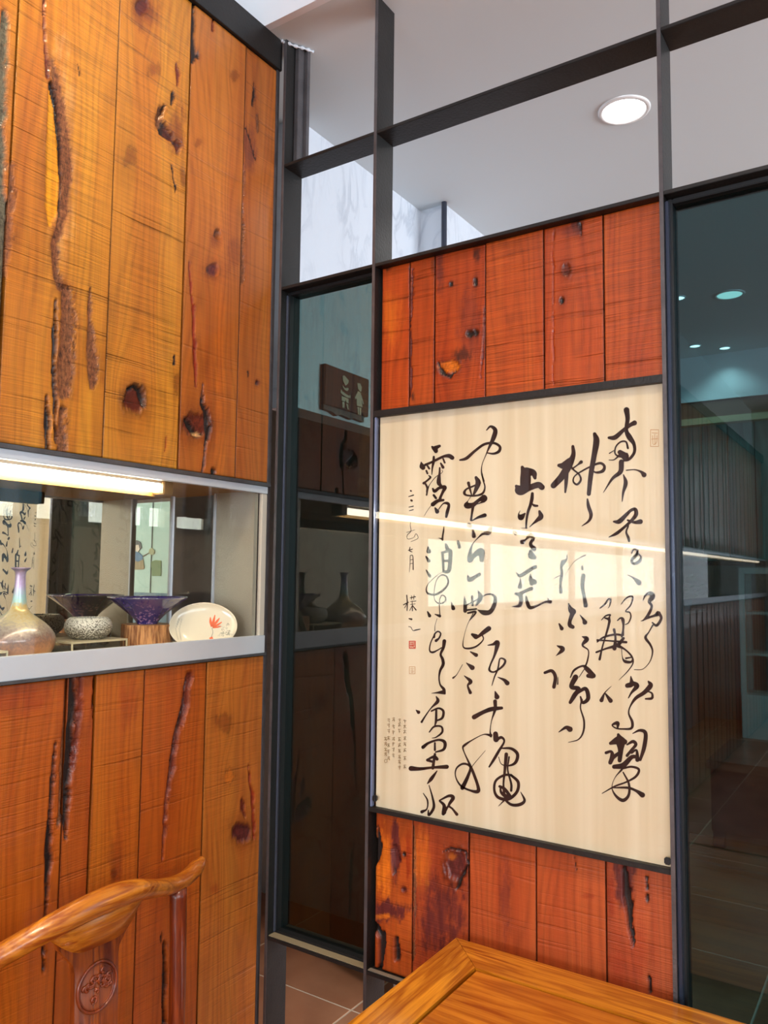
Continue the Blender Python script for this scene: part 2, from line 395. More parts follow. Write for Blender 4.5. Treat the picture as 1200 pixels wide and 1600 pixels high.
# back room shell
struct('wall_side', MB().box(-4.0, -3.9, 1.2, 9.6, 0, BC), plain('brown_wall', '#94866f', .8, 0, .2))
struct('wall_far', MB().box(-4.0, 4.6, 9.5, 9.6, 0, BC), plain('far_wall_paint', '#8d9a98', .8, 0, .2))
struct('wall_window_side', MB().box(4.4, 4.6, 1.5, 1.8, 0, BC).box(4.4, 4.6, 4.8, 9.6, 0, BC).box(4.4, 4.6, 1.8, 4.8, 0, .6).box(4.4, 4.6, 1.8, 4.8, 2.75, BC), MT['white'])
struct('wall_corridor', MB().box(-4.0, -1.42, 1.1, 1.2, 0, .9).box(-4.0, -1.72, 1.1, 1.2, .9, BC+.5), plain('corridor_paint', '#5a4c3e', .8, 0, .2))
# veined plaster header over the corridor opening, jog and pier
HZ = 2.054
hd = struct('wall_header', MB().box(-1.62, -1.529, 1.79, 2.537, HZ, BC), MT['marble'], 'white veined plaster header over a dark corridor')
struct('wall_pier', MB().box(-1.62, -1.4195, 2.537, 3.15, 0, BC).box(-4.0, -1.62, 3.0, 3.15, 0, BC), MT['marble'], 'white veined plaster pier')
# ---------------------------------------------------------------- planks
rng = np.random.default_rng(5)
_tab = rng.random((256, 256))
def vn(x, y):
    xi = np.floor(x).astype(int); yi = np.floor(y).astype(int); fx = x-xi; fy = y-yi
    fx = fx*fx*(3-2*fx); fy = fy*fy*(3-2*fy)
    g = lambda a, b: _tab[a % 256, b % 256]
    return (g(xi, yi)*(1-fx)+g(xi+1, yi)*fx)*(1-fy)+(g(xi, yi+1)*(1-fx)+g(xi+1, yi+1)*fx)*fy
def fbm(x, y, o=4):
    r = 0; a = .5
    for k in range(o): r = r+a*vn(x*2**k+17*k, y*2**k+31*k); a *= .5
    return r/.9375
def segdist(px, py, pts):
    best = np.full(px.shape, 1e9); bw = np.ones(px.shape)
    for (ax, ay, aw), (bx, by, bw_) in zip(pts, pts[1:]):
        dx, dy = bx-ax, by-ay; t = np.clip(((px-ax)*dx+(py-ay)*dy)/(dx*dx+dy*dy+1e-9), 0, 1)
        w = aw+(bw_-aw)*t; d = np.hypot(px-ax-dx*t, py-ay-dy*t)
        q = d/np.maximum(w, .3); m = q < best; best = np.where(m, q, best); bw = np.where(m, w, bw)
    return best
def smooth(a, b, x): t = np.clip((x-a)/(b-a), 0, 1); return t*t*(3-2*t)
KC = dict(dark=np.array(lin('#1d0f0b')[:3]), bark=np.array(lin('#7a4a2c')[:3]), gold=np.array(lin('#e0930f')[:3]), grey=np.array(lin('#5e5a4a')[:3]),
          knot=np.array(lin('#6a2610')[:3]), red=np.array(lin('#8a2a0c')[:3]), purple=np.array(lin('#5e2420')[:3]), pale=np.array(lin('#e8b070')[:3]), orange=np.array(lin('#d8701a')[:3]))
def plank(parent, plane, s0, s1, z0, z1, tone, feats=(), seed=0, res=(.0025, .004), mat=None, label=None, off=0, thick=.014, gap=.0012):
    s0 += gap; s1 -= gap
    ns = max(2, int(abs(s1-s0)/res[0])+1); nz = max(2, int((z1-z0)/res[1])+1)
    S, Z = np.meshgrid(np.linspace(s0, s1, ns), np.linspace(z0, z1, nz), indexing='ij')
    base = WX if plane == 'L' else 1.522
    if plane == 'L': X, Y = np.full(S.shape, base), S
    else: X, Y = S, np.full(S.shape, base)
    PX, PY = projA(X, Y, Z)
    h = np.full(S.shape, off, float); h += (fbm(S*9+seed*3.1, Z*3+seed)-.5)*.0015
    e = np.minimum(S-s0, s1-S); ez = np.minimum(Z-z0, z1-Z)
    T = np.array(lin(tone)[:3])
    C = np.ones(S.shape+(3,))*T
    hv = (fbm(S*14+seed*7.3, Z*1.1+seed*2.7)-.5)
    C[..., 0] *= 1+.30*hv; C[..., 1] *= 1+.75*hv; C[..., 2] *= 1+.9*hv
    C *= (1-.45*(1-smooth(0, .0024, e)))[..., None]
    crack = np.zeros(S.shape); bark = np.zeros(S.shape); knot = np.zeros(S.shape)
    U = S.copy()
    jag = (fbm(PX*.16+seed, PY*.05+seed)-.5)+.55*(fbm(PX*.55+seed, PY*.22+seed)-.5)
    for f in feats:
        kind = f[0]
        if kind == 'c':      # crack: ('c', pts(px,py,halfwidth), depth, colour, bark)
            _, pts, dep, col, bk = f
            q = segdist(PX+jag*5, PY, pts)+jag*1.0
            m = 1-smooth(.75, 1.25, q)
            halo = (1-smooth(.9, 2.6, q))*.45
            h -= dep*m; crack = np.maximum(crack, m)
            cc = KC[col]
            C = C*(1-halo[..., None])+ (C*np.array([.55, .38, .35]))*halo[..., None]
            C = C*(1-m[..., None])+cc*m[..., None]
            bark = np.maximum(bark*(1-m), bk*m)
        elif kind == 'k':    # knot: ('k', cx, cy, rx, ry, depth, colour, ringstrength)
            _, cx, cy, rx, ry, dep, col, rs = f
            dx, dy = (PX-cx)/rx, (PY-cy)/ry
            d = np.hypot(dx, dy)+jag*(1.6 if dep < .0015 else .7)
            soft = .45 if dep < .0015 else 1.0
            gl = np.exp(-((dx/1.6)**2+(dy/4)**2))
            sc = S.flat[int(np.argmin((PX-cx)**2+(PY-cy)**2))]
            U = sc+(U-sc)*(1-.8*gl)
            m = (1-smooth(.75, 1.2, d))*soft
            halo = (1-smooth(.9, 3.0, d))*soft
            rings = .5+.5*np.sin(d*9+jag*6)
            C = C*(1-(halo*.55*(.5+.5*rings*rs))[..., None])+(C*np.array([.45, .26, .22]))*(halo*.55*(.5+.5*rings*rs))[..., None]
            C = C*(1-m[..., None])+KC[col]*m[..., None]*(.6+.6*rings*rs)[..., None]
            h -= dep*m
            rim = np.exp(-((d-1.15)/.18)**2); h += .0012*rim*(dep > .001); C *= (1-.35*rim)[..., None]
            knot = np.maximum(knot, m)
        elif kind == 's':    # stain: ('s', cx, cy, rx, ry, colour, strength)
            _, cx, cy, rx, ry, col, st = f
            d = np.hypot((PX-cx)/rx, (PY-cy)/ry)+jag*1.1
            m = (1-smooth(.3, 1.15, d))*st*(.55+.9*fbm(PX*.2, PY*.03+seed))
            m = np.clip(m, 0, 1)
            C = C*(1-m[..., None])+KC[col]*m[..., None]
    if plane == 'L': V = np.stack([X+h, Y, Z], -1)
    else: V = np.stack([X, Y-h, Z], -1)
    V = V.reshape(-1, 3); nv = ns*nz
    idx = np.arange(nv).reshape(ns, nz)
    F = np.stack([idx[:-1, :-1], idx[1:, :-1], idx[1:, 1:], idx[:-1, 1:]], -1).reshape(-1, 4)
    # skirt to the back
    per = np.concatenate([idx[:, 0], idx[-1, 1:], idx[-2::-1, -1], idx[0, -2:0:-1]])
    B = V[per].copy()
    if plane == 'L': B[:, 0] = base-thick
    else: B[:, 1] = base+thick
    bi = nv+np.arange(len(per)); r = np.roll
    F2 = np.stack([per, bi, r(bi, -1), r(per, -1)], -1)
    V = np.concatenate([V, B]); F = np.concatenate([F, F2])
    if plane == 'S': F = F  # orientation fixed below
    me = bpy.data.meshes.new('plank')
    me.from_pydata(V.tolist(), [], F.tolist())
    def ext(a): return np.concatenate([a.reshape(nv, -1), a.reshape(nv, -1)[per]])
    Cc = ext(C); Cc[nv:] *= .35
    a1 = me.attributes.new('tone', 'FLOAT_COLOR', 'POINT'); a1.data.foreach_set('color', np.concatenate([np.clip(Cc, 0, 1), np.ones((len(V), 1))], 1).astype('f').ravel())
    a2 = me.attributes.new('feat', 'FLOAT_COLOR', 'POINT'); a2.data.foreach_set('color', np.concatenate([ext(crack), ext(bark), ext(knot), np.ones((len(V), 1))], 1).astype('f').ravel())
    li = np.empty(len(me.loops), dtype=np.int32); me.loops.foreach_get('vertex_index', li)
    uvg = ext(np.stack([U+seed*1.37, Z+seed*.71], -1)); uvf = ext(np.stack([S, Z+seed*.113], -1))
    for nm, a in (('grain', uvg), ('flat', uvf)):
        l = me.uv_layers.new(name=nm); l.data.foreach_set('uv', a[li].astype('f').ravel())
    me.polygons.foreach_set('use_smooth', [True]*(len(F)-len(per))+[False]*len(per))
    me.update()
    bm = bmesh.new(); bm.from_mesh(me); bmesh.ops.recalc_face_normals(bm, faces=bm.faces)
    # make the front face outward
    bm.faces.ensure_lookup_table(); n0 = bm.faces[len(F)//3].normal
    want = Vector((1, 0, 0)) if plane == 'L' else Vector((0, -1, 0))
    if n0.dot(want) < 0: bmesh.ops.reverse_faces(bm, faces=bm.faces)
    bm.to_mesh(me); bm.free()
    return link('plank', me, mat or MT['plank'], parent, label)
# left wall backing (upper and lower), structural
NB, NT = 1.354, 1.777       # niche band bottom / top
lw = MB().box(-1.45, WX-.016, -6.8, 1.488, 0, NB-.004).box(-1.45, WX-.016, -6.8, 1.488, NT, 2.876)
wl = struct('wall_left', lw, MT['dark'], 'plank clad wall with a lit display slot')
sL = lambda px, py: float(onX(px, py, WX)[1])
sS = lambda px, py: float(onY(px, py, 1.522)[0])
c = 'c'; k = 'k'; s = 's'
upper = [
 (sL(-70, 400), sL(9, 400), '#b9701c', [(c, [(8, 20, 5), (3, 120, 8), (-2, 300, 8), (8, 330, 7), (6, 420, 6), (1, 560, 3)], .007, 'grey', .9), (c, [(18, 340, 2), (20, 400, 3), (19, 430, 1)], .006, 'dark', 0)]),
 (sL(9, 400), sL(172, 400), '#bd7620', [
    (c, [(68, 0, 1.5), (70, 60, 2), (76, 120, 4)], .006, 'knot', .3),
    (s, 96, 250, 24, 210, 'pale', .35),
    (c, [(82, 95, 3), (90, 140, 7), (98, 210, 9), (104, 280, 9), (98, 340, 7), (84, 380, 5), (88, 430, 5), (96, 450, 7)], .004, 'bark', 1),
    (c, [(79, 135, 3), (82, 200, 8), (83, 260, 11), (81, 320, 10), (79, 352, 4)], .003, 'gold', 0),
    (c, [(80, 130, 3.5), (89, 170, 3), (94, 220, 2), (95, 300, 1.3), (92, 345, 1.3)], .008, 'dark', 0),
    (c, [(104, 455, 9), (106, 500, 12), (102, 560, 12), (102, 612, 11)], .005, 'bark', 1),
    (c, [(88, 470, 2), (86, 520, 4), (84, 600, 2.5), (88, 690, 2)], .011, 'dark', 0),
    (c, [(98, 640, 5), (97, 670, 6), (97, 706, 7)], .006, 'bark', .9),
    (c, [(72, 620, 2), (74, 660, 5), (75, 700, 3)], .010, 'dark', 0),
    (c, [(140, 450, 1), (140, 500, 3), (144, 560, 9), (146, 590, 8), (143, 605, 3)], .004, 'bark', .9),
    (c, [(18, 0, 1), (22, 60, 1.5)], .003, 'dark', 0),
    (c, [(16, 260, 5), (15, 300, 7), (10, 380, 8), (3, 430, 5)], .005, 'bark', .8),
    (c, [(122, 100, .6), (123, 118, 1.2)], .002, 'dark', 0)]),
 (sL(172, 400), sL(288, 400), '#bb7422', [
    (k, 222, 10, 10, 13, .004, 'purple', .6), (s, 225, 22, 26, 30, 'knot', .5),
    (c, [(258, 165, 2), (250, 185, 6), (258, 205, 8), (272, 218, 5), (280, 228, 5), (278, 238, 2)], .010, 'dark', .4),
    (c, [(252, 170, 5), (249, 195, 5)], .005, 'bark', 1),
    (s, 277, 205, 18, 40, 'knot', .75), (k, 241, 108, 8, 9, .0005, 'knot', .8), (k, 203, 245, 8, 12, .0005, 'knot', .5),
    (c, [(277, 98, 1), (278, 115, 2.5), (277, 133, 1)], .004, 'knot', .2), (c, [(270, 145, 2), (270, 155, 3), (269, 163, 1.5)], .005, 'dark', .4),
    (c, [(268, 258, 1.5), (273, 285, 1), (274, 300, .6)], .002, 'dark', 0), (k, 287, 278, 5, 12, .001, 'knot', .5),
    (k, 209, 624, 17, 21, .0045, 'knot', .25), (c, [(200, 608, 2), (210, 603, 3), (218, 607, 3), (222, 622, 3), (226, 636, 2)], .007, 'dark', .5),
    (k, 278, 598, 5, 12, .001, 'knot', .6), (c, [(260, 683, 1), (258, 705, 1)], .002, 'red', 0), (c, [(272, 556, 1), (272, 570, 1)], .002, 'dark', 0)]),
 (sL(288, 400), sL(376, 400), '#ad6022', [
    (c, [(302, 5, 2), (301, 60, 2.5), (304, 88, 5), (300, 98, 2)], .006, 'dark', .1), (c, [(332, 25, 1), (332, 48, 2)], .004, 'knot', 0),
    (k, 339, 366, 5, 7, .005, 'dark', .4), (s, 337, 378, 10, 14, 'knot', .6), (k, 310, 223, 5, 6, .001, 'knot', .6), (k, 333, 422, 9, 10, .002, 'purple', .9),
    (c, [(296, 410, 1), (298, 440, 1.6), (302, 500, 1.8), (304, 570, 2), (306, 605, 1)], .003, 'red', .1),
    (k, 306, 664, 19, 18, .003, 'knot', 1), (c, [(318, 600, 1), (316, 630, 3), (324, 650, 4), (325, 675, 4), (320, 700, 1.5), (316, 738, 1)], .008, 'dark', .3),
    (c, [(290, 655, 3), (298, 668, 4), (306, 680, 4), (316, 678, 2)], .007, 'dark', .4), (s, 308, 679, 9, 4, 'pale', .8),
    (s, 343, 520, 9, 260, 'orange', .35), (k, 366, 118, 5, 6, .0005, 'knot', .5), (s, 366, 400, 12, 30, 'knot', .4),
    (c, [(332, 735, 3), (333, 744, 3)], .006, 'dark', 0)]),
 (sL(376, 400), sL(425.5, 560), '#ac6124', [
    (c, [(397, 130, 1), (398, 150, 3), (396, 165, 1.5)], .006, 'dark', .5), (c, [(402, 180, 2), (403, 205, 2)], .002, 'bark', .7),
    (s, 388, 240, 14, 42, 'purple', .6), (c, [(383, 200, .8), (392, 225, .8), (399, 250, .6)], .002, 'dark', 0),
    (c, [(381, 260, 2), (379, 320, 3), (378, 370, 3.5), (378, 425, 4), (379, 444, 1)], .007, 'bark', .9), (c, [(376, 300, 1), (375, 430, 1.5)], .006, 'dark', 0),
    (k, 402, 598, 3, 3.5, .003, 'purple', .5), (c, [(388, 580, .8), (388, 588, .8)], .002, 'dark', 0)]),
]
for i, (a, b_, tone, ft) in enumerate(upper):
    plank(wl, 'L', a, b_, NT+.002, 2.874, tone, ft, seed=i+1, off=(0, .001, -.0008, .0012, 0)[i], mat=MT['plank_rough' if i < 3 else 'plank'])
a0 = upper[0][0]
lower = [
 (sL(-60, 1250), sL(98, 1250), '#aa5412', [
    (c, [(87, 1160, 1), (84, 1200, 2.5), (78, 1280, 3), (76, 1330, 5), (74, 1400, 3), (70, 1450, 2), (69, 1515, 3)], .009, 'dark', .55),
    (c, [(106, 1060, 3), (104, 1120, 4), (98, 1200, 4), (96, 1250, 3), (91, 1290, 1.5)], .005, 'bark', .9), (s, 30, 1085, 60, 40, 'red', .5)]),
 (sL(98, 1250), sL(142, 1250), '#a24c12', [
    (c, [(116, 1050, 5), (116, 1100, 7), (110, 1180, 7), (106, 1240, 6), (103, 1280, 4), (103, 1310, 1.5)], .012, 'dark', .25),
    (c, [(128, 1050, 3), (125, 1120, 3), (116, 1200, 2)], .005, 'knot', .3), (c, [(149, 1050, 1.5), (147, 1100, 2), (145, 1120, .8)], .006, 'dark', 0)]),
 (sL(142, 1250), sL(219, 1250), '#ac5812', [(s, 180, 1350, 14, 60, 'knot', .4), (k, 177, 1365, 3, 5, .001, 'knot', .5), (s, 200, 1100, 18, 50, 'red', .4)]),
 (sL(219, 1250), sL(317, 1250), '#a54e12', [
    (c, [(297, 1055, 5), (290, 1100, 5), (276, 1150, 4), (268, 1210, 4), (260, 1260, 3), (255, 1345, 1.2)], .007, 'knot', .45),
    (c, [(292, 1060, 2), (286, 1110, 2), (272, 1160, 2), (264, 1220, 1.5)], .010, 'dark', 0),
    (c, [(258, 1475, 3), (257, 1530, 3), (256, 1600, 2.5)], .010, 'dark', .2), (c, [(253, 1460, 1.5), (253, 1472, 1)], .005, 'dark', 0)]),
 (sL(317, 1250), sL(403.5, 1450), '#b26624', [
    (k, 350, 1128, 10, 11, .001, 'knot', 1), (k, 378, 1300, 14, 14, .004, 'purple', 1), (c, [(378, 1248, 1.5), (379, 1265, 3), (383, 1275, 1)], .004, 'knot', .2),
    (c, [(388, 1195, 1), (392, 1230, 2), (396, 1270, 2.5), (397, 1310, 2)], .004, 'red', 0), (k, 358, 1215, 7, 10, .0003, 'orange', .8), (s, 335, 1390, 8, 12, 'red', .5)]),
]
for i, (a, b_, tone, ft) in enumerate(lower):
    plank(wl, 'L', a, b_, .02, NB-.008, tone, ft, seed=i+11, off=(0, -.001, .001, 0, .001)[i], res=(.0025, .005))
# planks running on behind the viewpoint (seen only mirrored in the glass)
rs = random.Random(4)
def run_planks(s_end, z0, z1, seed):
    y = s_end; n = 0
    while y > -6.6:
        w = rs.uniform(.12, .24); tone = rs.choice(['#a8541b', '#b26624', '#a04a18', '#b4641c'])
        plank(wl, 'L', max(y-w, -6.78), y, z0, z1, tone, (), seed=seed+n, res=(.04, .15), mat=MT['plank_far']); y -= w; n += 1
run_planks(upper[0][0], NT+.002, 2.874, 30)
run_planks(lower[0][0], .02, NB-.008, 90)
# steel of the left wall
st = MT['steel']
MB().box(WX-.09, WX+.010, -6.8, 1.5, 2.876, BC, .001).build('top_beam', st, wl)
MB().box(WX-.09, WX+.010, -6.8, 1.494, 1.768, NT, .0008).build('rail', MT['steel_edge'], wl)
MB().box(WX-.09, WX+.008, -6.8, 1.494, NB-.006, NB, .0008).build('rail', MT['steel_edge'], wl)
MB().box(WX-.02, WX+.004, 1.488, 1.4985, 0, BC, .0006).build('edge_bar', MT['steel_edge'], wl)
# ---------------------------------------------------------------- display niche
MX = -1.65; NF = 1.365; NE = 1.452
nz = thing('display_niche', 'long mirrored display slot with frosted end panel between plank panels', 'display case', (-1.5, 1.2, NF))
MB().box(MX-.01, WX, -6.8, NE+.03, NF-.011, NF).build('niche_floor', plain('niche_floor', '#b9a98c', .5, 0, .4), nz)
MB().box(MX-.01, WX, -6.8, NE+.03, 1.755, 1.768).build('niche_ceiling', plain('niche_ceiling', '#a98a5c', .6, 0, .3), nz)
MB().box(MX-.012, MX, -6.8, NE, NF, 1.755).build('mirror_back', MT['mirror'], nz)
MB().box(-1.484, WX-.006, NE, NE+.012, NF, 1.755).build('frosted_panel', MT['frost'], nz)
MB().box(MX, -1.490, NE+.002, NE+.010, NF, 1.755).build('side_glass', MT['glass_clear'], nz)
MB().box(-1.491, -1.483, NE-.004, NE+.012, NF, 1.755, .001).build('metal_clip', MT['alu'], nz)
MB().box(MX-.002, MX+.006, NE-.004, NE+.004, NF, 1.755, .001).build('corner_strip', MT['alu'], nz)
MB().box(WX-.010, WX+.006, -6.8, 1.488, NB, 1.397, .001).build('lower_lip', MT['alu'], nz)
MB().box(WX-.010, WX+.005, -6.8, 1.488, 1.750, 1.768, .001).build('upper_lip', MT['alu'], nz)
MB().box(WX-.004, WX+.001, -6.8, 1.486, 1.397, 1.750).build('front_glass', glass('slot_front_glass', (.98, .98, .97), boost=.85), nz)
MB().box(WX-.008, WX+.003, 1.470, 1.488, 1.397, 1.750, .001).build('glass_edge_strip', plain('edge_strip', '#d8cfc0', .3, .2, .5), nz)
# LED tube
LX = -1.405
yle = float(onX(246, 748, LX)[1])
led = thing('light_tube', 'warm white light tube along the top of the display slot', 'lamp', (LX, 0, 1.75))
MB().loft([(LX, -6.7, 1.742), (LX, yle, 1.742)], .0125, n=12, side=(0, 0, 1)).build('tube', MT['led'], led)
MB().box(LX-.012, LX+.012, -6.7, yle+.01, 1.749, 1.755).build('holder', MT['alu'], led)
MB().box(LX-.024, LX-.018, -6.7, yle+.01, 1.722, 1.7545).build('back_shield', plain('shield', '#b08a4c', .4, .3), led)
MB().box(LX-.02, LX+.02, yle+.002, yle+.03, 1.725, 1.755, .002).build('end_cap', plain('end_cap', '#8a6a3c', .5), led)
# ================================================================ STEEL SCREEN
sc = thing('partition_screen', 'black steel grid screen filled with red brown planks and tinted glass', 'partition', (-.7, 1.53, 0))
YF, YB = 1.5, 1.573
posts = [(-1.3285, -1.3205, 0, BC), (-1.037, -1.0285, 0, BC), (-.3715, -.3635, .0, BC), (.98, .99, 0, BC)]
for a, b_, z0, z1 in posts: MB().box(a+.0003, b_-.0003, YF-.0008, YF+.0005, z0, z1).build('front_edge', MT['steel_edge'], sc)  # paler strips paint the edge highlight on the worn post fronts
for a, b_, z0, z1 in posts: MB().box(a, b_, YF, YB, z0, z1, .0008).build('post', st, sc)
P = posts
def rail(a, b_, z0, z1, y0=YF, y1=YB, m=st, name='rail'): return MB().box(a, b_, y0, y1, z0, z1, .0008).build(name, m, sc)
RB = [(P[0][1], P[1][0]), (P[1][1], P[2][0]), (P[2][1], P[3][0])]
for a, b_ in RB:
    rail(a, b_, 2.6085, 2.6165)
    rail(a, b_, 2.279, 2.287)
rail(*RB[1], 1.917, 1.932); rail(*RB[1], 1.020, 1.030)
rail(RB[0][0], RB[0][1], .668, .676, YF, YB); rail(RB[1][0], RB[1][1], .668, .676, YF, YB)
rail(RB[2][0], RB[2][1], .60, .608)
# channel on the upper part of the corner post
MB().box(P[0][1], P[0][1]+.012, 1.535, YB, 2.617, BC-.002, .001).box(P[0][1], P[0][1]+.022, 1.56, YB, 2.617, BC-.002, .001).build('channel', MT['steel_edge'], sc)
ck = MB(); rr_ = random.Random(2)
pts = [(WX+.004, 1.492, BC+.001), (WX+.012, 1.497, BC-.003), (-1.330, 1.503, BC-.004), (-1.322, 1.507, BC-.007), (-1.312, 1.53, BC-.006), (-1.300, 1.552, BC-.004), (-1.292, 1.575, BC-.002)]
ck.loft([tuple(q) for q in spl(pts, 5)], [.0035+.0018*math.sin(i*1.7) for i in range(31)], n=7)
ck.build('sealant_bead', plain('sealant', '#c9ccd2', .5), sc, smooth=True)
# glass panes with glazing beads
def pane(x0, x1, z0, z1, yg, mat, bead=.010):
    MB().box(x0, x1, yg, yg+.006, z0, z1).build('glass_pane', mat, sc)
    for b in ((x0, x0+bead, yg-.016, yg+.026, z0, z1), (x1-bead, x1, yg-.016, yg+.026, z0, z1), (x0+bead, x1-bead, yg-.016, yg+.026, z0, z0+bead), (x0+bead, x1-bead, yg-.016, yg+.026, z1-bead, z1)):
        MB().box(*b, .0015).build('glazing_bead', MT['black'], sc)
pane(RB[0][0], RB[0][1], .676, 2.279, 1.541, MT['glass_tint'], .008)
pane(RB[2][0], RB[2][1], .608, 2.279, 1.541, MT['glass_tint_r'], .010)
MB().box(-.3635, -.3575, 1.508, 1.525, .62, 2.27, .002).build('seal_strip', plain('seal_strip', '#3b4458', .2, .4, .6), sc)
MB().box(P[0][1], P[0][1]+.004, 1.520, 1.526, .68, 2.27, .001).build('seal_strip', plain('seal_strip2', '#6a6f80', .2, .6, .6), sc)
# dusty top of the sill
MB().box(RB[0][0]+.001, RB[0][1]-.001, 1.503, 1.524, .6765, .678).build('sill_dust', plain('sill_dust', '#8a7c62', .9), sc)
MB().box(RB[1][0]+.001, RB[1][1]-.001, 1.503, 1.514, .6765, .678).build('sill_dust', plain('sill_dust2', '#7c7468', .9), sc)
# planks in the middle bay
xa, xb = RB[1]; xa += .006; xb -= .001
up = [(xa, sS(641, 420), '#a8420f', [(s, 605, 415, 8, 10, 'dark', .8), (s, 612, 500, 18, 60, 'orange', .35), (c, [(640, 420, .8), (641, 500, .6)], .003, 'dark', 0)]),
 (sS(641, 420), sS(680, 420), '#a54514', [(c, [(645, 420, 1.5), (643, 520, 1), (641, 620, 1.5)], .003, 'purple', .2), (s, 645, 620, 4, 10, 'dark', .7), (s, 680, 415, 8, 20, 'dark', .5)]),
 (sS(680, 420), sS(759, 420), '#9c3a10', [(s, 686, 425, 10, 40, 'purple', .8), (s, 745, 398, 7, 14, 'dark', .8), (k, 743, 441, 3.5, 6, .003, 'dark', .6), (k, 705, 444, 3, 4, .002, 'dark', .6),
     (s, 735, 510, 22, 70, 'purple', .45), (k, 734, 522, 6, 6, .003, 'dark', .8), (k, 744, 520, 5, 5, .003, 'dark', .6), (s, 722, 555, 16, 14, 'dark', .75),
     (k, 703, 573, 16, 10, .0015, 'orange', .6), (c, [(684, 568, 1.5), (690, 583, 2.5), (702, 588, 2.5), (712, 580, 1)], .004, 'dark', .2), (c, [(752, 590, 1), (758, 480, 1)], .003, 'purple', .2)]),
 (sS(759, 420), sS(850, 420), '#a94816', [(s, 770, 360, 20, 20, 'red', .4)]),
 (sS(850, 420), sS(943, 420), '#a84515', [(s, 903, 352, 12, 18, 'dark', .8), (c, [(907, 350, 2), (909, 368, 1)], .003, 'dark', 0), (k, 886, 422, 7, 9, .002, 'knot', .9), (k, 878, 470, 4, 5, .003, 'dark', .6),
     (c, [(865, 365, .8), (865, 600, .6)], .002, 'red', 0), (s, 890, 360, 30, 14, 'purple', .5)]),
 (sS(943, 420), xb, '#a84818', [(s, 990, 560, 30, 30, 'red', .3)])]
for i, (a, b_, t, ft) in enumerate(up):
    plank(sc, 'S', a, b_, 1.934, 2.2785, t, ft, seed=i+201, off=(0, .001, 0, .0015, .0005, -.0005)[i], res=(.0022, .0035), thick=.03, mat=MT['plank_rough'])
lo = [(xa, sS(645, 1380), '#a84a18', [(s, 600, 1350, 16, 60, 'orange', 1.0), (c, [(591, 1290, 1), (590, 1325, 5), (588, 1345, 4), (585, 1355, 1)], .007, 'dark', .5), (c, [(617, 1325, 4), (618, 1345, 5), (617, 1365, 3)], .008, 'dark', .3), (s, 618, 1330, 9, 80, 'purple', 1.4), (s, 638, 1330, 5, 60, 'red', .8),
     (k, 632, 1335, 3, 4, .002, 'dark', .7), (k, 631, 1390, 4, 5, .002, 'purple', .8), (s, 605, 1425, 34, 20, 'purple', 1.5), (s, 600, 1432, 20, 5, 'orange', .7), (c, [(582, 1440, 2), (590, 1452, 5), (597, 1465, 5), (596, 1505, 4), (592, 1515, 2)], .009, 'dark', .4),
     (c, [(620, 1468, 4), (621, 1485, 5), (619, 1500, 3)], .009, 'dark', .4)]),
 (sS(645, 1380), sS(733, 1380), '#a04420', [(c, [(647, 1290, 1), (649, 1400, 1.5), (647, 1500, 1)], .002, 'bark', .7), (s, 690, 1430, 50, 80, 'purple', .9), (s, 660, 1340, 14, 60, 'orange', .5), (k, 712, 1350, 17, 24, .003, 'purple', .7),
     (c, [(694, 1330, 1), (705, 1325, 1.5), (728, 1330, 2), (731, 1350, 1.5), (718, 1378, 3), (713, 1390, 1)], .007, 'dark', .2), (s, 706, 1338, 8, 8, 'orange', .6)]),
 (sS(733, 1380), sS(838, 1380), '#a54a22', [(s, 790, 1400, 12, 90, 'purple', .55)]),
 (sS(838, 1380), sS(947, 1380), '#a54a22', [(s, 920, 1400, 16, 4, 'red', .6), (c, [(899, 1340, .8), (900, 1360, .6)], .002, 'dark', 0)]),
 (sS(947, 1380), xb, '#a04624', [(s, 975, 1375, 18, 46, 'purple', 1.5), (s, 985, 1500, 40, 60, 'red', .5), (c, [(975, 1355, 2), (980, 1400, 6), (984, 1420, 6), (985, 1450, 3), (990, 1478, 1)], .009, 'dark', .35), (s, 955, 1400, 8, 40, 'red', .6),
     (c, [(1011, 1370, 1), (1011, 1388, 1.5)], .003, 'dark', 0), (k, 1012, 1403, 2.5, 7, .003, 'dark', .5), (c, [(1015, 1520, 1), (1016, 1550, 2.5)], .005, 'dark', .2)])]
for i, (a, b_, t, ft) in enumerate(lo):
    plank(sc, 'S', a, b_, .678, 1.018, t, ft, seed=i+231, off=(0, .001, -.0006, .0005, .001)[i], res=(.0022, .0035), thick=.03)
MB().box(xa, xb, 1.553, 1.560, .68, 1.90).build('backing_board', MT['dark'], sc)
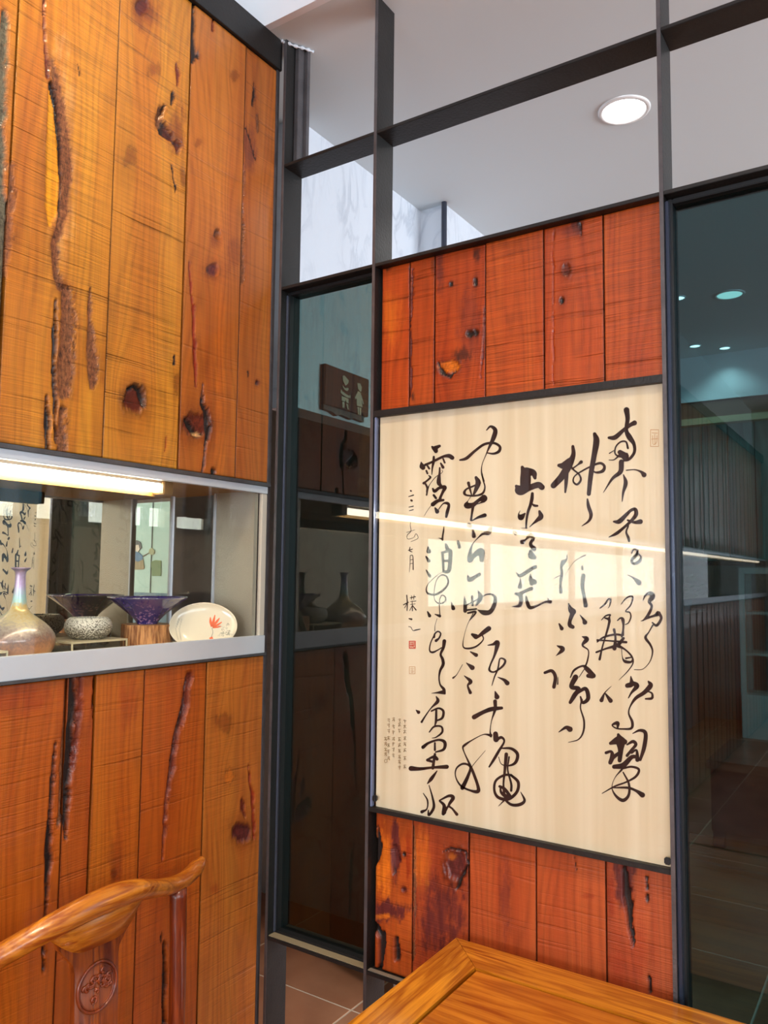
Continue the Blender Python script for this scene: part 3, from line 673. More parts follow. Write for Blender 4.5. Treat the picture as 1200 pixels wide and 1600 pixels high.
# ================================================================ CALLIGRAPHY
art = thing('calligraphy_artwork', 'tall cream sheet of flowing black brush calligraphy behind glass', 'calligraphy', (-.7, 1.51, 1.03))
ax0, ax1, az0, az1 = RB[1][0]+.012, RB[1][1]-.001, 1.0305, 1.9165
MB().box(ax0, ax1, 1.512, 1.520, az0, az1).build('paper_sheet', MT['paper'], art)
MB().box(ax0-.004, ax1, 1.503, 1.508, az0, az1).build('cover_glass', MT['glass_art'], art)
MB().box(ax0-.010, ax0-.0045, 1.502, 1.512, az0, az1, .001).build('glass_edge_glint', plain('glass_edge_glint', '#7a8bb0', .15, .3, .8), art)  # bluish strip paints the highlight along the polished glass edge
YI = 1.5115
def ribbon(strokes, o, sc_, mat, name='ink_character', parent=None, y=YI, wmin=.5):
    V, F = [], []
    for si, stx in enumerate(strokes):
        if len(stx) == 1: a = stx[0]; stx = [(a[0]-a[2]*.15, a[1]-a[2]*.1, a[2]*.9), (a[0]+a[2]*.15, a[1]+a[2]*.1, a[2]*.9)]
        P_ = spl([(o[0]+a/sc_, o[1]+b/sc_, max(w/sc_, wmin)) for a, b, w in stx], 7)
        P_ = [(p[0], p[1], max(p[2], wmin*.8)) for p in P_]
        yy = y-.00002*si
        L_, R_ = [], []
        n = len(P_)
        for i_, (x, yv, w) in enumerate(P_):
            dx = P_[min(i_+1, n-1)][0]-P_[max(i_-1, 0)][0]; dy = P_[min(i_+1, n-1)][1]-P_[max(i_-1, 0)][1]; l = math.hypot(dx, dy) or 1
            nx, ny = -dy/l, dx/l
            L_.append((x+nx*w/2, yv+ny*w/2)); R_.append((x-nx*w/2, yv-ny*w/2))
        # round ends
        def cap(i_, sgn):
            x, yv, w = P_[i_]; j_ = 1 if i_ == 0 else n-2
            dx = x-P_[j_][0]; dy = yv-P_[j_][1]; a = math.atan2(dy, dx)
            return [(x+w/2*math.cos(a+t), yv+w/2*math.sin(a+t)) for t in [PI/2-PI*q/6 for q in range(0, 7)]]
        def add(pts):
            b0 = len(V)
            for (x, yv) in pts: V.append(tuple(onY(x, yv, yy)))
            return list(range(b0, b0+len(pts)))
        li, ri = add(L_), add(R_)
        for q in range(n-1): F.append((li[q], li[q+1], ri[q+1], ri[q]))
        c0 = add(cap(0, 1)); F.append(tuple(c0)); c1 = add(cap(n-1, 1)); F.append(tuple(c1))
    me = bpy.data.meshes.new(name); me.from_pydata(V, [], F); me.update()
    return link(name, me, mat, parent or art)
CH = []   # (origin, scale, strokes) one per character
A_ = ((580, 620), 4.706); B_ = ((650, 680), 13.33); B2 = ((650, 790), 9.41); B3 = ((650, 880), 7.27); D_ = ((580, 940), 4.572)
C5 = ((710, 740), 6.15); G_ = ((790, 620), 4.615); G2 = ((790, 780), 8.89); G3 = ((850, 850), 6.667); H_ = ((790, 940), 4.573); I_ = ((620, 750), 5.0)
CH += [(A_, [[(848, 245, 8), (878, 218, 18), (912, 245, 32), (900, 300, 34), (868, 370, 18), (842, 430, 7), (815, 500, 6), (812, 560, 11), (828, 620, 14)],
   [(652, 465, 12), (700, 452, 24), (760, 400, 20), (830, 350, 19), (900, 340, 18), (945, 365, 20), (940, 400, 22), (900, 418, 16), (852, 412, 9)]]),
 (C5, [[(266, 0, 12), (275, 60, 13), (293, 130, 15), (270, 190, 22), (200, 212, 18), (120, 208, 18), (95, 185, 28), (115, 150, 18), (170, 125, 18), (250, 90, 14)],
   [(208, 38, 30), (228, 85, 52), (208, 150, 38), (182, 205, 18)], [(135, 90, 30), (150, 150, 20), (165, 205, 12)],
   [(155, 225, 6), (128, 265, 8), (118, 305, 58), (180, 300, 44), (235, 255, 34), (282, 238, 72)], [(285, 265, 26), (240, 285, 10), (190, 300, 14)], [(178, 320, 28), (166, 400, 20), (160, 445, 24)], [(165, 455, 8), (230, 420, 24), (292, 400, 38)]]),
 (C5, [[(145, 498, 46)], [(178, 545, 20), (188, 600, 42)], [(345, 530, 40), (325, 568, 48), (270, 580, 24), (205, 640, 8), (168, 690, 14), (148, 780, 40), (148, 835, 46), (185, 790, 44), (255, 748, 66), (262, 830, 42)], [(35, 652, 24), (48, 705, 34)]]),
 (C5, [[(128, 975, 10), (145, 1020, 44), (200, 992, 34), (240, 968, 34)]]),
 (C5, [[(95, 1180, 6), (103, 1250, 34), (103, 1320, 36)], [(170, 1180, 24), (175, 1265, 22)], [(225, 1122, 8), (250, 1190, 48), (210, 1265, 16)], [(120, 1262, 12), (230, 1205, 14), (300, 1165, 14), (355, 1160, 20), (392, 1195, 32), (380, 1270, 40), (340, 1330, 44), (280, 1335, 48), (225, 1310, 8)],
   [(118, 1312, 18), (212, 1300, 16)], [(130, 1340, 18), (205, 1330, 22), (150, 1410, 5)]]),
 (B_, [[(335, 240, 40), (380, 270, 90), (490, 225, 60)], [(400, 290, 110), (415, 330, 90)], [(108, 560, 20), (125, 640, 110), (145, 675, 100)], [(190, 620, 55), (330, 560, 50), (450, 500, 55), (580, 440, 55), (690, 430, 85), (755, 470, 90)],
   [(370, 450, 45), (365, 550, 60), (340, 680, 38), (330, 820, 16)], [(240, 640, 40), (275, 695, 44)], [(215, 740, 40), (238, 795, 42)], [(565, 490, 36), (598, 572, 40)], [(515, 585, 36), (562, 668, 66)]]),
 (B_, [[(495, 680, 36), (490, 800, 48), (478, 900, 80), (478, 1000, 90), (530, 1060, 50)], [(540, 730, 12), (555, 760, 12), (515, 800, 12), (400, 880, 14), (290, 1020, 14), (250, 1110, 30), (220, 1245, 34)], [(265, 840, 20), (300, 880, 44), (220, 955, 40), (160, 1000, 56)],
   [(190, 1000, 40), (232, 1090, 44), (225, 1180, 36)], [(350, 1115, 40), (390, 1165, 70), (490, 1095, 60), (600, 1085, 84), (560, 1180, 60), (510, 1290, 56), (500, 1340, 70)], [(370, 1250, 50), (415, 1310, 50)], [(570, 1350, 50), (450, 1370, 70), (350, 1440, 90)]]),
 (B_, [[(400, 1520, 40), (440, 1590, 90)], [(470, 1545, 20), (560, 1430, 24), (640, 1415, 60), (685, 1460, 60), (650, 1600, 70), (630, 1700, 50)], [(310, 1470, 10), (230, 1580, 10), (170, 1680, 8)]]),
 (B2, [[(412, 290, 8), (405, 370, 24), (393, 440, 26), (388, 505, 30)], [(330, 475, 5), (385, 490, 26)]]),
 (B2, [[(178, 608, 20), (188, 670, 74)], [(148, 750, 24), (188, 812, 52)], [(150, 948, 16), (203, 1035, 46)]]),
 (B2, [[(440, 570, 36), (465, 650, 64)], [(388, 690, 40), (396, 800, 40), (405, 965, 36)], [(400, 690, 30), (500, 665, 60), (502, 800, 58), (482, 955, 60), (405, 975, 34)], [(420, 815, 34), (500, 805, 40)]]),
 (B2, [[(390, 970, 6), (280, 1050, 9), (180, 1150, 10), (150, 1240, 18), (190, 1300, 30), (300, 1302, 34), (420, 1225, 34), (473, 1130, 26), (450, 1045, 26), (380, 1020, 20), (310, 1080, 14), (275, 1200, 12), (265, 1330, 10), (290, 1410, 14), (360, 1440, 20), (430, 1405, 20), (430, 1345, 20), (382, 1318, 16), (350, 1380, 14), (345, 1500, 12), (352, 1610, 14)],
   [(520, 1420, 14), (548, 1510, 60)], [(170, 1560, 20), (200, 1620, 50)]]),
 (B3, [[(215, 580, 10), (270, 600, 34)], [(240, 630, 5), (218, 700, 5), (213, 770, 8)], [(205, 840, 26), (215, 800, 18), (250, 775, 18), (280, 800, 18), (262, 850, 20), (228, 880, 34)], [(200, 830, 14), (165, 910, 14), (155, 990, 18), (190, 1012, 24), (250, 985, 15), (290, 960, 14)],
   [(322, 885, 44), (310, 960, 34), (280, 1035, 26), (302, 1090, 34), (308, 1150, 36), (275, 1220, 28), (262, 1300, 18), (275, 1380, 20), (315, 1430, 34), (325, 1478, 28)], [(310, 1465, 50), (250, 1470, 24), (175, 1477, 4)]]),
 (D_, [[(320, 775, 6), (338, 790, 26)], [(465, 678, 8), (475, 712, 26), (430, 758, 10), (390, 812, 10), (360, 860, 16)], [(430, 782, 12), (480, 762, 14), (515, 782, 18), (508, 830, 18), (470, 850, 12)], [(465, 775, 16), (463, 850, 18), (455, 885, 10)], [(415, 932, 9), (450, 893, 14), (500, 893, 14), (507, 932, 16), (465, 968, 10), (435, 975, 5)]]),
 (D_, [[(370, 1040, 26), (410, 1010, 18), (480, 988, 16), (525, 1005, 24), (518, 1055, 20), (460, 1075, 10)], [(455, 1010, 14), (455, 1060, 16)], [(400, 1128, 12), (450, 1108, 22), (470, 1125, 24)], [(455, 1090, 18), (440, 1190, 22)], [(402, 1132, 22), (440, 1145, 16)], [(285, 1192, 36), (350, 1195, 24), (440, 1185, 18), (540, 1180, 30)]]),
 (D_, [[(470, 1210, 8), (430, 1265, 26), (402, 1300, 8)], [(413, 1312, 6), (438, 1400, 14), (447, 1470, 20), (412, 1525, 18), (408, 1490, 8)], [(372, 1370, 5), (402, 1420, 12), (398, 1480, 10), (362, 1502, 24)],
   [(490, 1425, 14), (520, 1455, 24), (520, 1505, 34)], [(488, 1420, 10), (555, 1388, 20), (585, 1402, 28), (555, 1455, 18), (580, 1480, 14), (612, 1520, 22)], [(515, 1515, 26), (550, 1460, 14)]]),
 (D_, [[(722, 235, 20), (748, 250, 38)], [(840, 192, 36), (800, 222, 30), (750, 262, 14)], [(728, 85, 7), (690, 160, 3), (665, 240, 3), (656, 318, 9), (690, 335, 14), (750, 320, 13), (800, 272, 9), (790, 232, 10)], [(708, 358, 8), (750, 382, 28)], [(680, 438, 6), (722, 472, 36)], [(652, 450, 4), (612, 520, 5), (585, 545, 14)],
   [(665, 530, 6), (710, 570, 28), (690, 600, 14), (708, 650, 24)]]),
 (D_, [[(833, 312, 6), (870, 305, 18), (902, 295, 36), (882, 380, 18), (852, 450, 12), (845, 490, 16), (880, 502, 12), (940, 460, 16), (957, 420, 16), (920, 408, 10), (905, 480, 12), (880, 540, 10), (862, 600, 5)], [(905, 540, 6), (950, 560, 22), (972, 582, 34)]]),
 (D_, [[(885, 642, 8), (898, 680, 38)], [(735, 825, 34), (800, 790, 28), (860, 768, 32), (932, 760, 22)], [(885, 712, 28), (885, 770, 22), (860, 850, 7), (850, 920, 8), (855, 962, 18)]]),
 (D_, [[(855, 955, 22), (800, 950, 7), (720, 990, 9), (668, 1025, 18), (655, 1045, 12), (670, 1090, 9), (720, 1200, 20), (760, 1310, 22), (762, 1355, 28), (710, 1350, 16), (640, 1315, 14), (603, 1250, 9), (610, 1190, 12), (660, 1158, 16), (708, 1182, 16), (690, 1250, 24), (652, 1330, 32)], [(815, 1065, 3), (730, 1165, 5), (705, 1210, 6)]]),
 (D_, [[(888, 945, 36), (892, 985, 40)], [(900, 985, 20), (930, 970, 20), (950, 1000, 14), (910, 1070, 20), (875, 1130, 20), (843, 1180, 12)], [(930, 1048, 10), (1000, 1050, 20), (1045, 1090, 24), (1030, 1150, 22), (980, 1172, 12), (930, 1160, 6), (910, 1110, 5)],
   [(965, 1090, 26), (955, 1200, 20), (945, 1300, 14), (950, 1380, 20)], [(985, 1110, 12), (975, 1200, 12), (1000, 1300, 16), (1000, 1350, 18)], [(1000, 1240, 18), (1050, 1290, 22), (1040, 1360, 22), (980, 1410, 24), (910, 1400, 22), (880, 1350, 18), (890, 1280, 18), (950, 1240, 18), (1000, 1240, 18)],
   [(918, 1320, 20), (955, 1340, 22), (995, 1395, 24)], [(922, 1325, 10), (930, 1365, 20), (975, 1400, 34)], [(950, 1410, 14), (1000, 1450, 20), (1060, 1450, 24), (1095, 1420, 20), (1068, 1360, 5)], [(910, 1460, 4), (950, 1420, 12)]]),
 (G_, [[(872, 95, 42), (880, 160, 32), (870, 240, 28), (892, 290, 40), (925, 340, 26), (928, 400, 22), (890, 450, 20), (840, 462, 12)], [(745, 295, 20), (790, 292, 34), (850, 240, 26), (900, 203, 28), (930, 188, 36)], [(882, 370, 16), (868, 325, 13), (830, 325, 13), (795, 360, 11), (790, 410, 12), (830, 432, 14), (875, 412, 18)],
   [(748, 408, 8), (780, 388, 6)], [(825, 400, 36), (862, 430, 56)], [(745, 456, 5), (785, 452, 9), (830, 410, 18)], [(835, 470, 38), (828, 540, 34), (770, 590, 20), (705, 690, 4)], [(870, 530, 8), (930, 525, 8), (975, 540, 18), (998, 562, 38)], [(850, 562, 8), (866, 620, 30), (848, 690, 18), (840, 755, 6)]]),
 (G_, [[(780, 900, 14), (820, 898, 34), (870, 850, 26), (905, 818, 22), (935, 812, 26), (940, 850, 30), (905, 895, 22), (850, 945, 20), (800, 985, 24), (745, 1012, 6)], [(880, 890, 14), (930, 905, 22), (972, 900, 36)], [(885, 930, 12), (870, 975, 14), (885, 1015, 20), (890, 1040, 16)]]),
 (G_, [[(642, 268, 26), (655, 320, 46), (637, 430, 38), (615, 560, 36), (600, 700, 30)], [(590, 738, 12), (598, 790, 26), (616, 850, 26), (600, 895, 18), (550, 932, 5)], [(485, 358, 22), (488, 420, 34), (452, 500, 54), (405, 575, 50), (345, 640, 42)], [(385, 495, 26), (420, 495, 50), (460, 460, 40)], [(440, 540, 30), (436, 620, 26), (430, 688, 14)],
   [(545, 470, 26), (520, 490, 12), (480, 520, 12)], [(470, 482, 6), (485, 520, 12), (530, 560, 13), (542, 600, 16), (515, 632, 16), (488, 610, 12), (500, 570, 10), (560, 530, 12), (620, 500, 14), (680, 478, 18), (712, 500, 20), (700, 535, 24), (650, 545, 14), (615, 520, 9)]]),
 (G_, [[(120, 508, 24), (142, 570, 74), (142, 640, 76)], [(150, 540, 64), (200, 550, 48), (212, 585, 24)], [(78, 645, 24), (105, 668, 84), (170, 655, 46), (235, 635, 44), (262, 652, 42)]]),
 (G2, [[(372, -80, 40), (365, 0, 50), (345, 80, 44), (310, 180, 38), (290, 300, 30), (285, 400, 24)], [(370, 65, 20), (400, 88, 36), (442, 92, 30)], [(200, 160, 6), (182, 210, 20), (212, 252, 84), (268, 200, 24)], [(470, 168, 34), (490, 240, 74), (440, 290, 50), (380, 342, 22), (335, 385, 12)]]),
 (G2, [[(130, 470, 60)], [(235, 592, 72), (280, 560, 24), (340, 505, 66), (385, 545, 50), (345, 620, 46), (395, 690, 70)], [(345, 720, 44), (360, 780, 100), (400, 810, 60)], [(220, 400, 6), (300, 402, 12)],
   [(145, 1020, 10), (200, 1062, 50), (280, 1020, 54), (370, 960, 52), (415, 940, 50)], [(205, 1100, 10), (205, 1160, 34), (200, 1215, 66)], [(345, 1040, 14), (352, 1120, 66), (400, 1150, 74)], [(360, 1175, 50)]]),
 (G2, [[(140, 1310, 36), (190, 1322, 56), (260, 1282, 46), (362, 1240, 50)], [(205, 1325, 64), (215, 1400, 54), (190, 1478, 50), (85, 1492, 5)], [(285, 1350, 24), (300, 1430, 50), (340, 1505, 52), (440, 1480, 32), (540, 1430, 28), (620, 1425, 54)], [(580, 1370, 6), (602, 1412, 34)]]),
 (G3, [[(240, 100, 4), (235, 160, 18), (200, 190, 46), (180, 240, 28), (187, 310, 30), (172, 385, 34)], [(100, 362, 5), (165, 328, 10)], [(172, 405, 22), (175, 500, 38)], [(215, 330, 3), (300, 200, 5), (380, 140, 9), (430, 118, 16)], [(397, 235, 20), (400, 265, 22)], [(410, 330, 44), (400, 440, 40), (420, 560, 36), (435, 640, 46)]]),
 (G3, [[(255, 618, 10), (278, 680, 56), (300, 705, 70)], [(298, 720, 50), (270, 800, 38), (270, 845, 46), (300, 865, 40)], [(375, 740, 8), (410, 785, 28), (425, 815, 52)], [(158, 832, 16), (185, 880, 42)]]),
 (G3, [[(912, 95, 14), (935, 55, 20), (972, 70, 26), (960, 120, 32), (915, 165, 32), (935, 205, 30), (990, 182, 34), (1010, 135, 20), (970, 100, 14), (920, 150, 10)], [(870, 320, 6), (930, 352, 20), (988, 402, 56)]]),
 (G3, [[(585, 668, 14), (640, 620, 20), (668, 575, 18), (692, 582, 24), (685, 640, 12), (668, 668, 6)], [(598, 792, 8), (640, 750, 15), (690, 738, 18), (672, 770, 10)], [(635, 770, 16), (680, 792, 30), (670, 860, 20), (650, 950, 10)], [(803, 628, 8), (850, 570, 16), (900, 545, 22), (925, 562, 20), (900, 640, 16), (850, 700, 12), (892, 712, 14), (905, 760, 16), (880, 820, 13), (845, 840, 8)],
   [(765, 797, 12), (800, 770, 18), (828, 790, 24), (825, 880, 20), (825, 950, 20)]]),
 (G3, [[(1028, 592, 6), (1060, 530, 26), (1112, 515, 46), (1130, 550, 56), (1098, 600, 36), (1122, 650, 26), (1090, 730, 32), (1040, 790, 18), (1008, 803, 5)], [(1082, 762, 12), (1150, 742, 20), (1185, 712, 30)]]),
 (H_, [[(1095, 80, 24), (1112, 120, 20), (1080, 170, 20), (1048, 150, 10)], [(980, 135, 8), (1040, 110, 12), (1092, 92, 22)], [(1052, 168, 12), (1022, 220, 9), (1000, 258, 20), (1035, 310, 16), (1050, 360, 12), (1030, 430, 7), (980, 482, 5), (920, 486, 5)]]),
 (H_, [[(655, 288, 10), (700, 255, 14), (780, 235, 16), (832, 240, 14)], [(655, 275, 14), (740, 280, 12), (862, 290, 18)], [(648, 362, 14), (720, 335, 14), (800, 310, 26), (842, 262, 20)], [(775, 200, 20), (785, 260, 16), (778, 335, 30)], [(742, 115, 14), (736, 170, 18), (710, 260, 12), (690, 330, 12), (672, 412, 18)],
   [(830, 120, 14), (842, 180, 14), (830, 250, 14)], [(790, 310, 30), (850, 340, 13), (900, 390, 14), (910, 440, 10), (870, 500, 7), (810, 560, 3)], [(828, 330, 5), (835, 400, 7), (855, 428, 22), (898, 430, 16), (905, 400, 9), (860, 405, 14)]]),
 (H_, [[(548, 250, 8), (580, 268, 34), (550, 312, 16), (592, 350, 9), (585, 420, 12), (570, 462, 12)], [(368, 315, 8), (408, 340, 34), (360, 388, 3)], [(280, 508, 20), (330, 495, 24), (356, 540, 26), (345, 610, 26)], [(375, 540, 4), (372, 590, 10)]]),
 (H_, [[(463, 542, 8), (490, 490, 16), (550, 460, 15), (582, 482, 34), (628, 530, 34)], [(570, 470, 7), (525, 540, 5)], [(590, 530, 30), (620, 535, 30)], [(500, 540, 40), (470, 608, 32), (522, 622, 30), (492, 670, 34), (462, 720, 24)], [(500, 662, 18), (570, 622, 28), (590, 690, 30), (552, 722, 22), (535, 680, 12)],
   [(545, 700, 14), (535, 760, 10), (560, 850, 14), (555, 930, 14), (520, 985, 9), (448, 1006, 4)], [(380, 932, 6), (430, 900, 24), (460, 912, 40)]]),
 (H_, [[(685, 705, 30), (710, 650, 9), (755, 605, 3)], [(715, 660, 12), (750, 708, 32)]]),
 (H_, [[(895, 535, 8), (900, 588, 36), (870, 600, 34)], [(900, 580, 30), (938, 602, 36), (900, 650, 16), (878, 688, 8)]]),
 (H_, [[(1020, 570, 12), (1035, 600, 36), (990, 650, 30), (930, 690, 24), (890, 750, 11), (880, 800, 12), (905, 860, 20), (898, 905, 18), (840, 910, 12), (790, 905, 11), (762, 882, 12), (800, 868, 28), (800, 905, 12)],
   [(1010, 640, 8), (1045, 655, 14), (1045, 690, 20), (1000, 695, 12)]]),
 (H_, [[(805, 950, 20), (820, 1000, 66), (822, 1060, 40), (815, 1135, 30)], [(750, 1012, 24), (810, 990, 60), (850, 1002, 40)], [(718, 1080, 22), (755, 1072, 20), (762, 1110, 34), (748, 1150, 30)], [(760, 1120, 30), (812, 1080, 24)], [(868, 1022, 12), (910, 1000, 24), (930, 1022, 24), (900, 1060, 20), (868, 1100, 22)], [(900, 1080, 18), (935, 1062, 16), (942, 1130, 32)],
   [(908, 942, 6), (960, 920, 20), (1000, 942, 28), (990, 1040, 30), (962, 1130, 20)], [(775, 1180, 30), (840, 1170, 40), (900, 1112, 30), (942, 1110, 24)]]),
 (H_, [[(840, 1192, 14), (900, 1180, 16), (952, 1200, 18), (930, 1250, 18), (860, 1290, 13), (780, 1320, 13), (690, 1370, 6)], [(830, 1200, 16), (780, 1260, 5), (760, 1330, 7), (790, 1390, 18), (840, 1420, 26), (880, 1380, 20), (880, 1300, 16), (840, 1220, 10)], [(765, 1330, 8), (870, 1330, 18), (930, 1350, 20), (978, 1382, 38)]]),
]
for (o_, s_), stk in CH: ribbon(stk, o_, s_, MT['ink'])
NOTE = [  # date and signature
 [[(110, 85, 14)], [(92, 130, 6), (130, 118, 10)], [(115, 160, 18)], [(95, 212, 6), (128, 205, 9)], [(98, 240, 6), (128, 232, 8)]],
 [[(115, 310, 4), (105, 350, 4), (110, 400, 5), (82, 430, 4), (85, 460, 4), (130, 450, 4), (150, 420, 4), (165, 455, 4), (110, 482, 3)], [(75, 410, 3), (140, 390, 3)]],
 [[(88, 550, 5), (122, 540, 7)], [(103, 525, 6), (100, 552, 8), (120, 562, 5)], [(105, 590, 5), (103, 660, 5), (98, 718, 3)], [(105, 590, 5), (125, 595, 6), (128, 700, 8)], [(105, 625, 4), (125, 620, 4)], [(104, 655, 4), (125, 650, 4)]],
 [[(52, 975, 8), (90, 955, 8)], [(78, 900, 8), (82, 960, 9), (80, 1020, 7)], [(82, 960, 5), (60, 1000, 5)], [(105, 920, 6), (145, 912, 8)], [(115, 905, 5), (115, 932, 5)], [(135, 900, 5), (132, 932, 5)], [(105, 950, 4), (150, 945, 5)], [(120, 945, 5), (122, 1022, 7)], [(122, 980, 5), (100, 1020, 5)], [(122, 980, 6), (150, 1015, 10)], [(105, 972, 4), (145, 968, 4)]],
 [[(95, 1083, 8), (115, 1088, 15)], [(92, 1145, 5), (110, 1150, 5), (125, 1175, 5), (150, 1172, 9), (182, 1165, 6)]]]
for stk in NOTE: ribbon(stk, *I_, MT['ink'], 'signature_character')
def frame_strokes(x0, y0, x1, y1, w): return [[(x0, y0, w), (x1, y0, w)], [(x1, y0, w), (x1, y1, w)], [(x1, y1, w), (x0, y1, w)], [(x0, y1, w), (x0, y0, w)]]
ribbon(frame_strokes(98, 1260, 144, 1314, 7)+[[(105, 1275, 6), (138, 1272, 6)], [(110, 1285, 6), (112, 1305, 6)], [(120, 1275, 6), (124, 1300, 6), (136, 1306, 6)], [(134, 1280, 6), (130, 1296, 6)], [(105, 1294, 5), (138, 1290, 5)]], *I_, MT['seal'], 'red_seal')
ribbon(frame_strokes(98, 1459, 142, 1514, 4)+[[(105, 1475, 3), (136, 1475, 3)], [(120, 1465, 3), (120, 1508, 3)], [(108, 1490, 3), (134, 1492, 3)], [(110, 1502, 3), (134, 1500, 3)]], *I_, MT['seal_faint'], 'faint_seal')
ribbon(frame_strokes(1045, 237, 1103, 358, 4)+[[(1055, 260, 4), (1095, 262, 4)], [(1060, 280, 4), (1062, 340, 4)], [(1075, 270, 4), (1078, 345, 4)], [(1092, 280, 4), (1088, 330, 4), (1066, 345, 4)], [(1052, 305, 4), (1096, 302, 4)]], *G_, MT['seal_faint'], 'faint_seal')
# small four-column note, faint: each glyph built of a few fine strokes at its place in the columns
sm = []; rg = random.Random(8)
for cx, ys in ((566, [365, 470, 575, 715, 835, 960, 1130, 1305]), (455, [345, 430, 560, 735, 855, 975, 1100, 1205, 1325]), (330, [320, 470, 590, 725, 835, 950, 1070]), (228, [340, 450, 565, 710, 860, 990, 1130]), (165, [725, 830, 950, 1045])):
    for y in ys:
        w, h_ = 26, 40
        sm += [[(cx-w, y-h_*.6+rg.uniform(-6, 6), 9), (cx+w, y-h_*.7+rg.uniform(-6, 6), 9)], [(cx+rg.uniform(-14, 14), y-h_, 9), (cx+rg.uniform(-14, 14), y+h_, 9)]]
        sm += [[(cx-w*rg.uniform(.4, 1), y+rg.uniform(-10, 15), 8), (cx+w*rg.uniform(.4, 1), y+rg.uniform(-10, 15), 8)]]
        if rg.random() < .6: sm += [[(cx-4, y, 8), (cx-w, y+h_*.8, 7)], [(cx+4, y, 8), (cx+w, y+h_*.8, 9)]]
sm += [[(165, 1150, 8), (195, 1165, 8), (190, 1215, 8), (150, 1215, 8), (140, 1175, 8), (165, 1150, 8)]]
o = ribbon(sm, (590, 1100), 13.33, MT['ink_light'], 'small_inscription'); o['kind'] = 'stuff'
# two small black clips holding the sheet
for (cx, cy) in ((586, 1247), (1043, 1345)):
    p = onY(cx, cy, 1.5); MB().box(p[0]-.005, p[0]+.006, 1.494, 1.504, p[2]-.006, p[2]+.006, .002).build('clip', MT['black'], art)
# ================================================================ THINGS IN THE NICHE
def vase_mat():
    m, nt, N, L, b = newmat('kiln_glaze'); tc = N.new('ShaderNodeTexCoord'); sx = N.new('ShaderNodeSeparateXYZ'); L.new(tc.outputs['Object'], sx.inputs[0])
    n1 = N.new('ShaderNodeTexNoise'); n1.inputs['Scale'].default_value = 14; L.new(tc.outputs['Object'], n1.inputs[0])
    n2 = N.new('ShaderNodeTexNoise'); n2.inputs['Scale'].default_value = 180; L.new(tc.outputs['Object'], n2.inputs[0])
    h = math_(N, L, 'ADD', math_(N, L, 'MULTIPLY', sx.outputs[2], 5.0), math_(N, L, 'MULTIPLY', math_(N, L, 'SUBTRACT', n1.outputs[0], .5), .22))
    h = math_(N, L, 'ADD', h, math_(N, L, 'MULTIPLY', math_(N, L, 'SUBTRACT', n2.outputs[0], .5), .16))
    cr = N.new('ShaderNodeValToRGB'); E = cr.color_ramp.elements
    E[0].position = 0; E[0].color = lin('#dba66c'); E[1].position = 1; E[1].color = lin('#9a7a8a')
    for p_, c_ in ((.14, '#c48c68'), (.24, '#8a6c60'), (.34, '#bdab98'), (.42, '#e2ce9c'), (.52, '#dcb662'), (.62, '#a6cfc9'), (.78, '#bfa3cc')):
        e = E.new(p_); e.color = lin(c_)
    L.new(h, cr.inputs[0]); L.new(cr.outputs[0], b.inputs['Base Color']); setp(b, Roughness=.28, Metallic=.25); b.inputs['Coat Weight'].default_value = .5; return m
v = thing('bottle_vase', 'round bellied vase with a thin neck and iridescent brown glaze', 'vase', (-1.56, .967, NF))
prof = [(.040, 0), (.055, .004), (.069, .018), (.0745, .036), (.0735, .048), (.066, .062), (.052, .076), (.035, .089), (.022, .100), (.0165, .110), (.0135, .125), (.0115, .145), (.0105, .165), (.0105, .178), (.012, .184), (.0185, .189), (.0195, .191), (.018, .192), (.010, .187), (.008, .17), (.008, .12)]
sp_ = [tuple(q) for q in spl([(r, z) for r, z in prof], 3)]
MB().lathe([(max(r, .001), z) for r, z in sp_], (-1.56, .967, NF), 64, cap=False).build('vase_body', vase_mat(), v, smooth=True)
# rewrite mesh into vase-local coordinates so that the glaze bands follow its height
def localise(o):
    off = Vector(o.location); o.data.transform(Matrix.Translation(off)); o.location = (0, 0, 0)
localise(bpy.data.objects['vase_body'])
def speck(name, base, spot, sc_, th, rough=.4, top=None):
    m, nt, N, L, b = newmat(name); tc = N.new('ShaderNodeTexCoord')
    n2 = N.new('ShaderNodeTexNoise'); n2.inputs['Scale'].default_value = sc_; n2.inputs['Detail'].default_value = 4; L.new(tc.outputs['Object'], n2.inputs[0])
    f = n2.outputs[0]
    if top is not None:
        sx = N.new('ShaderNodeSeparateXYZ'); L.new(tc.outputs['Object'], sx.inputs[0])
        f = math_(N, L, 'ADD', f, math_(N, L, 'MULTIPLY', math_(N, L, 'SUBTRACT', sx.outputs[2], .03), top))
    cr = N.new('ShaderNodeValToRGB'); cr.color_ramp.elements[0].position = th; cr.color_ramp.elements[1].position = th+.1
    cr.color_ramp.elements[0].color = lin(spot); cr.color_ramp.elements[1].color = lin(base)
    L.new(f, cr.inputs[0]); L.new(cr.outputs[0], b.inputs['Base Color']); setp(b, Roughness=rough); return m
RZ = 1.398
b1 = thing('speckled_bowl', 'small grey white speckled bowl with rounded sides on clear riser', 'bowl', (-1.56, 1.138, RZ))
prof = [(.001, .004), (.026, .003), (.030, 0), (.034, .001), (.044, .008), (.051, .020), (.052, .031), (.048, .041), (.042, .047), (.040, .048), (.0385, .046), (.044, .034), (.044, .018), (.030, .008), (.001, .007)]
o = MB().lathe([tuple(q) for q in spl(prof, 3)], (-1.56, 1.138, RZ), 56, cap=False).build('bowl_body', speck('speckle_glaze', '#d9d6c8', '#5b564a', 330, .42, .45, 3.2), b1, smooth=True); localise(o)
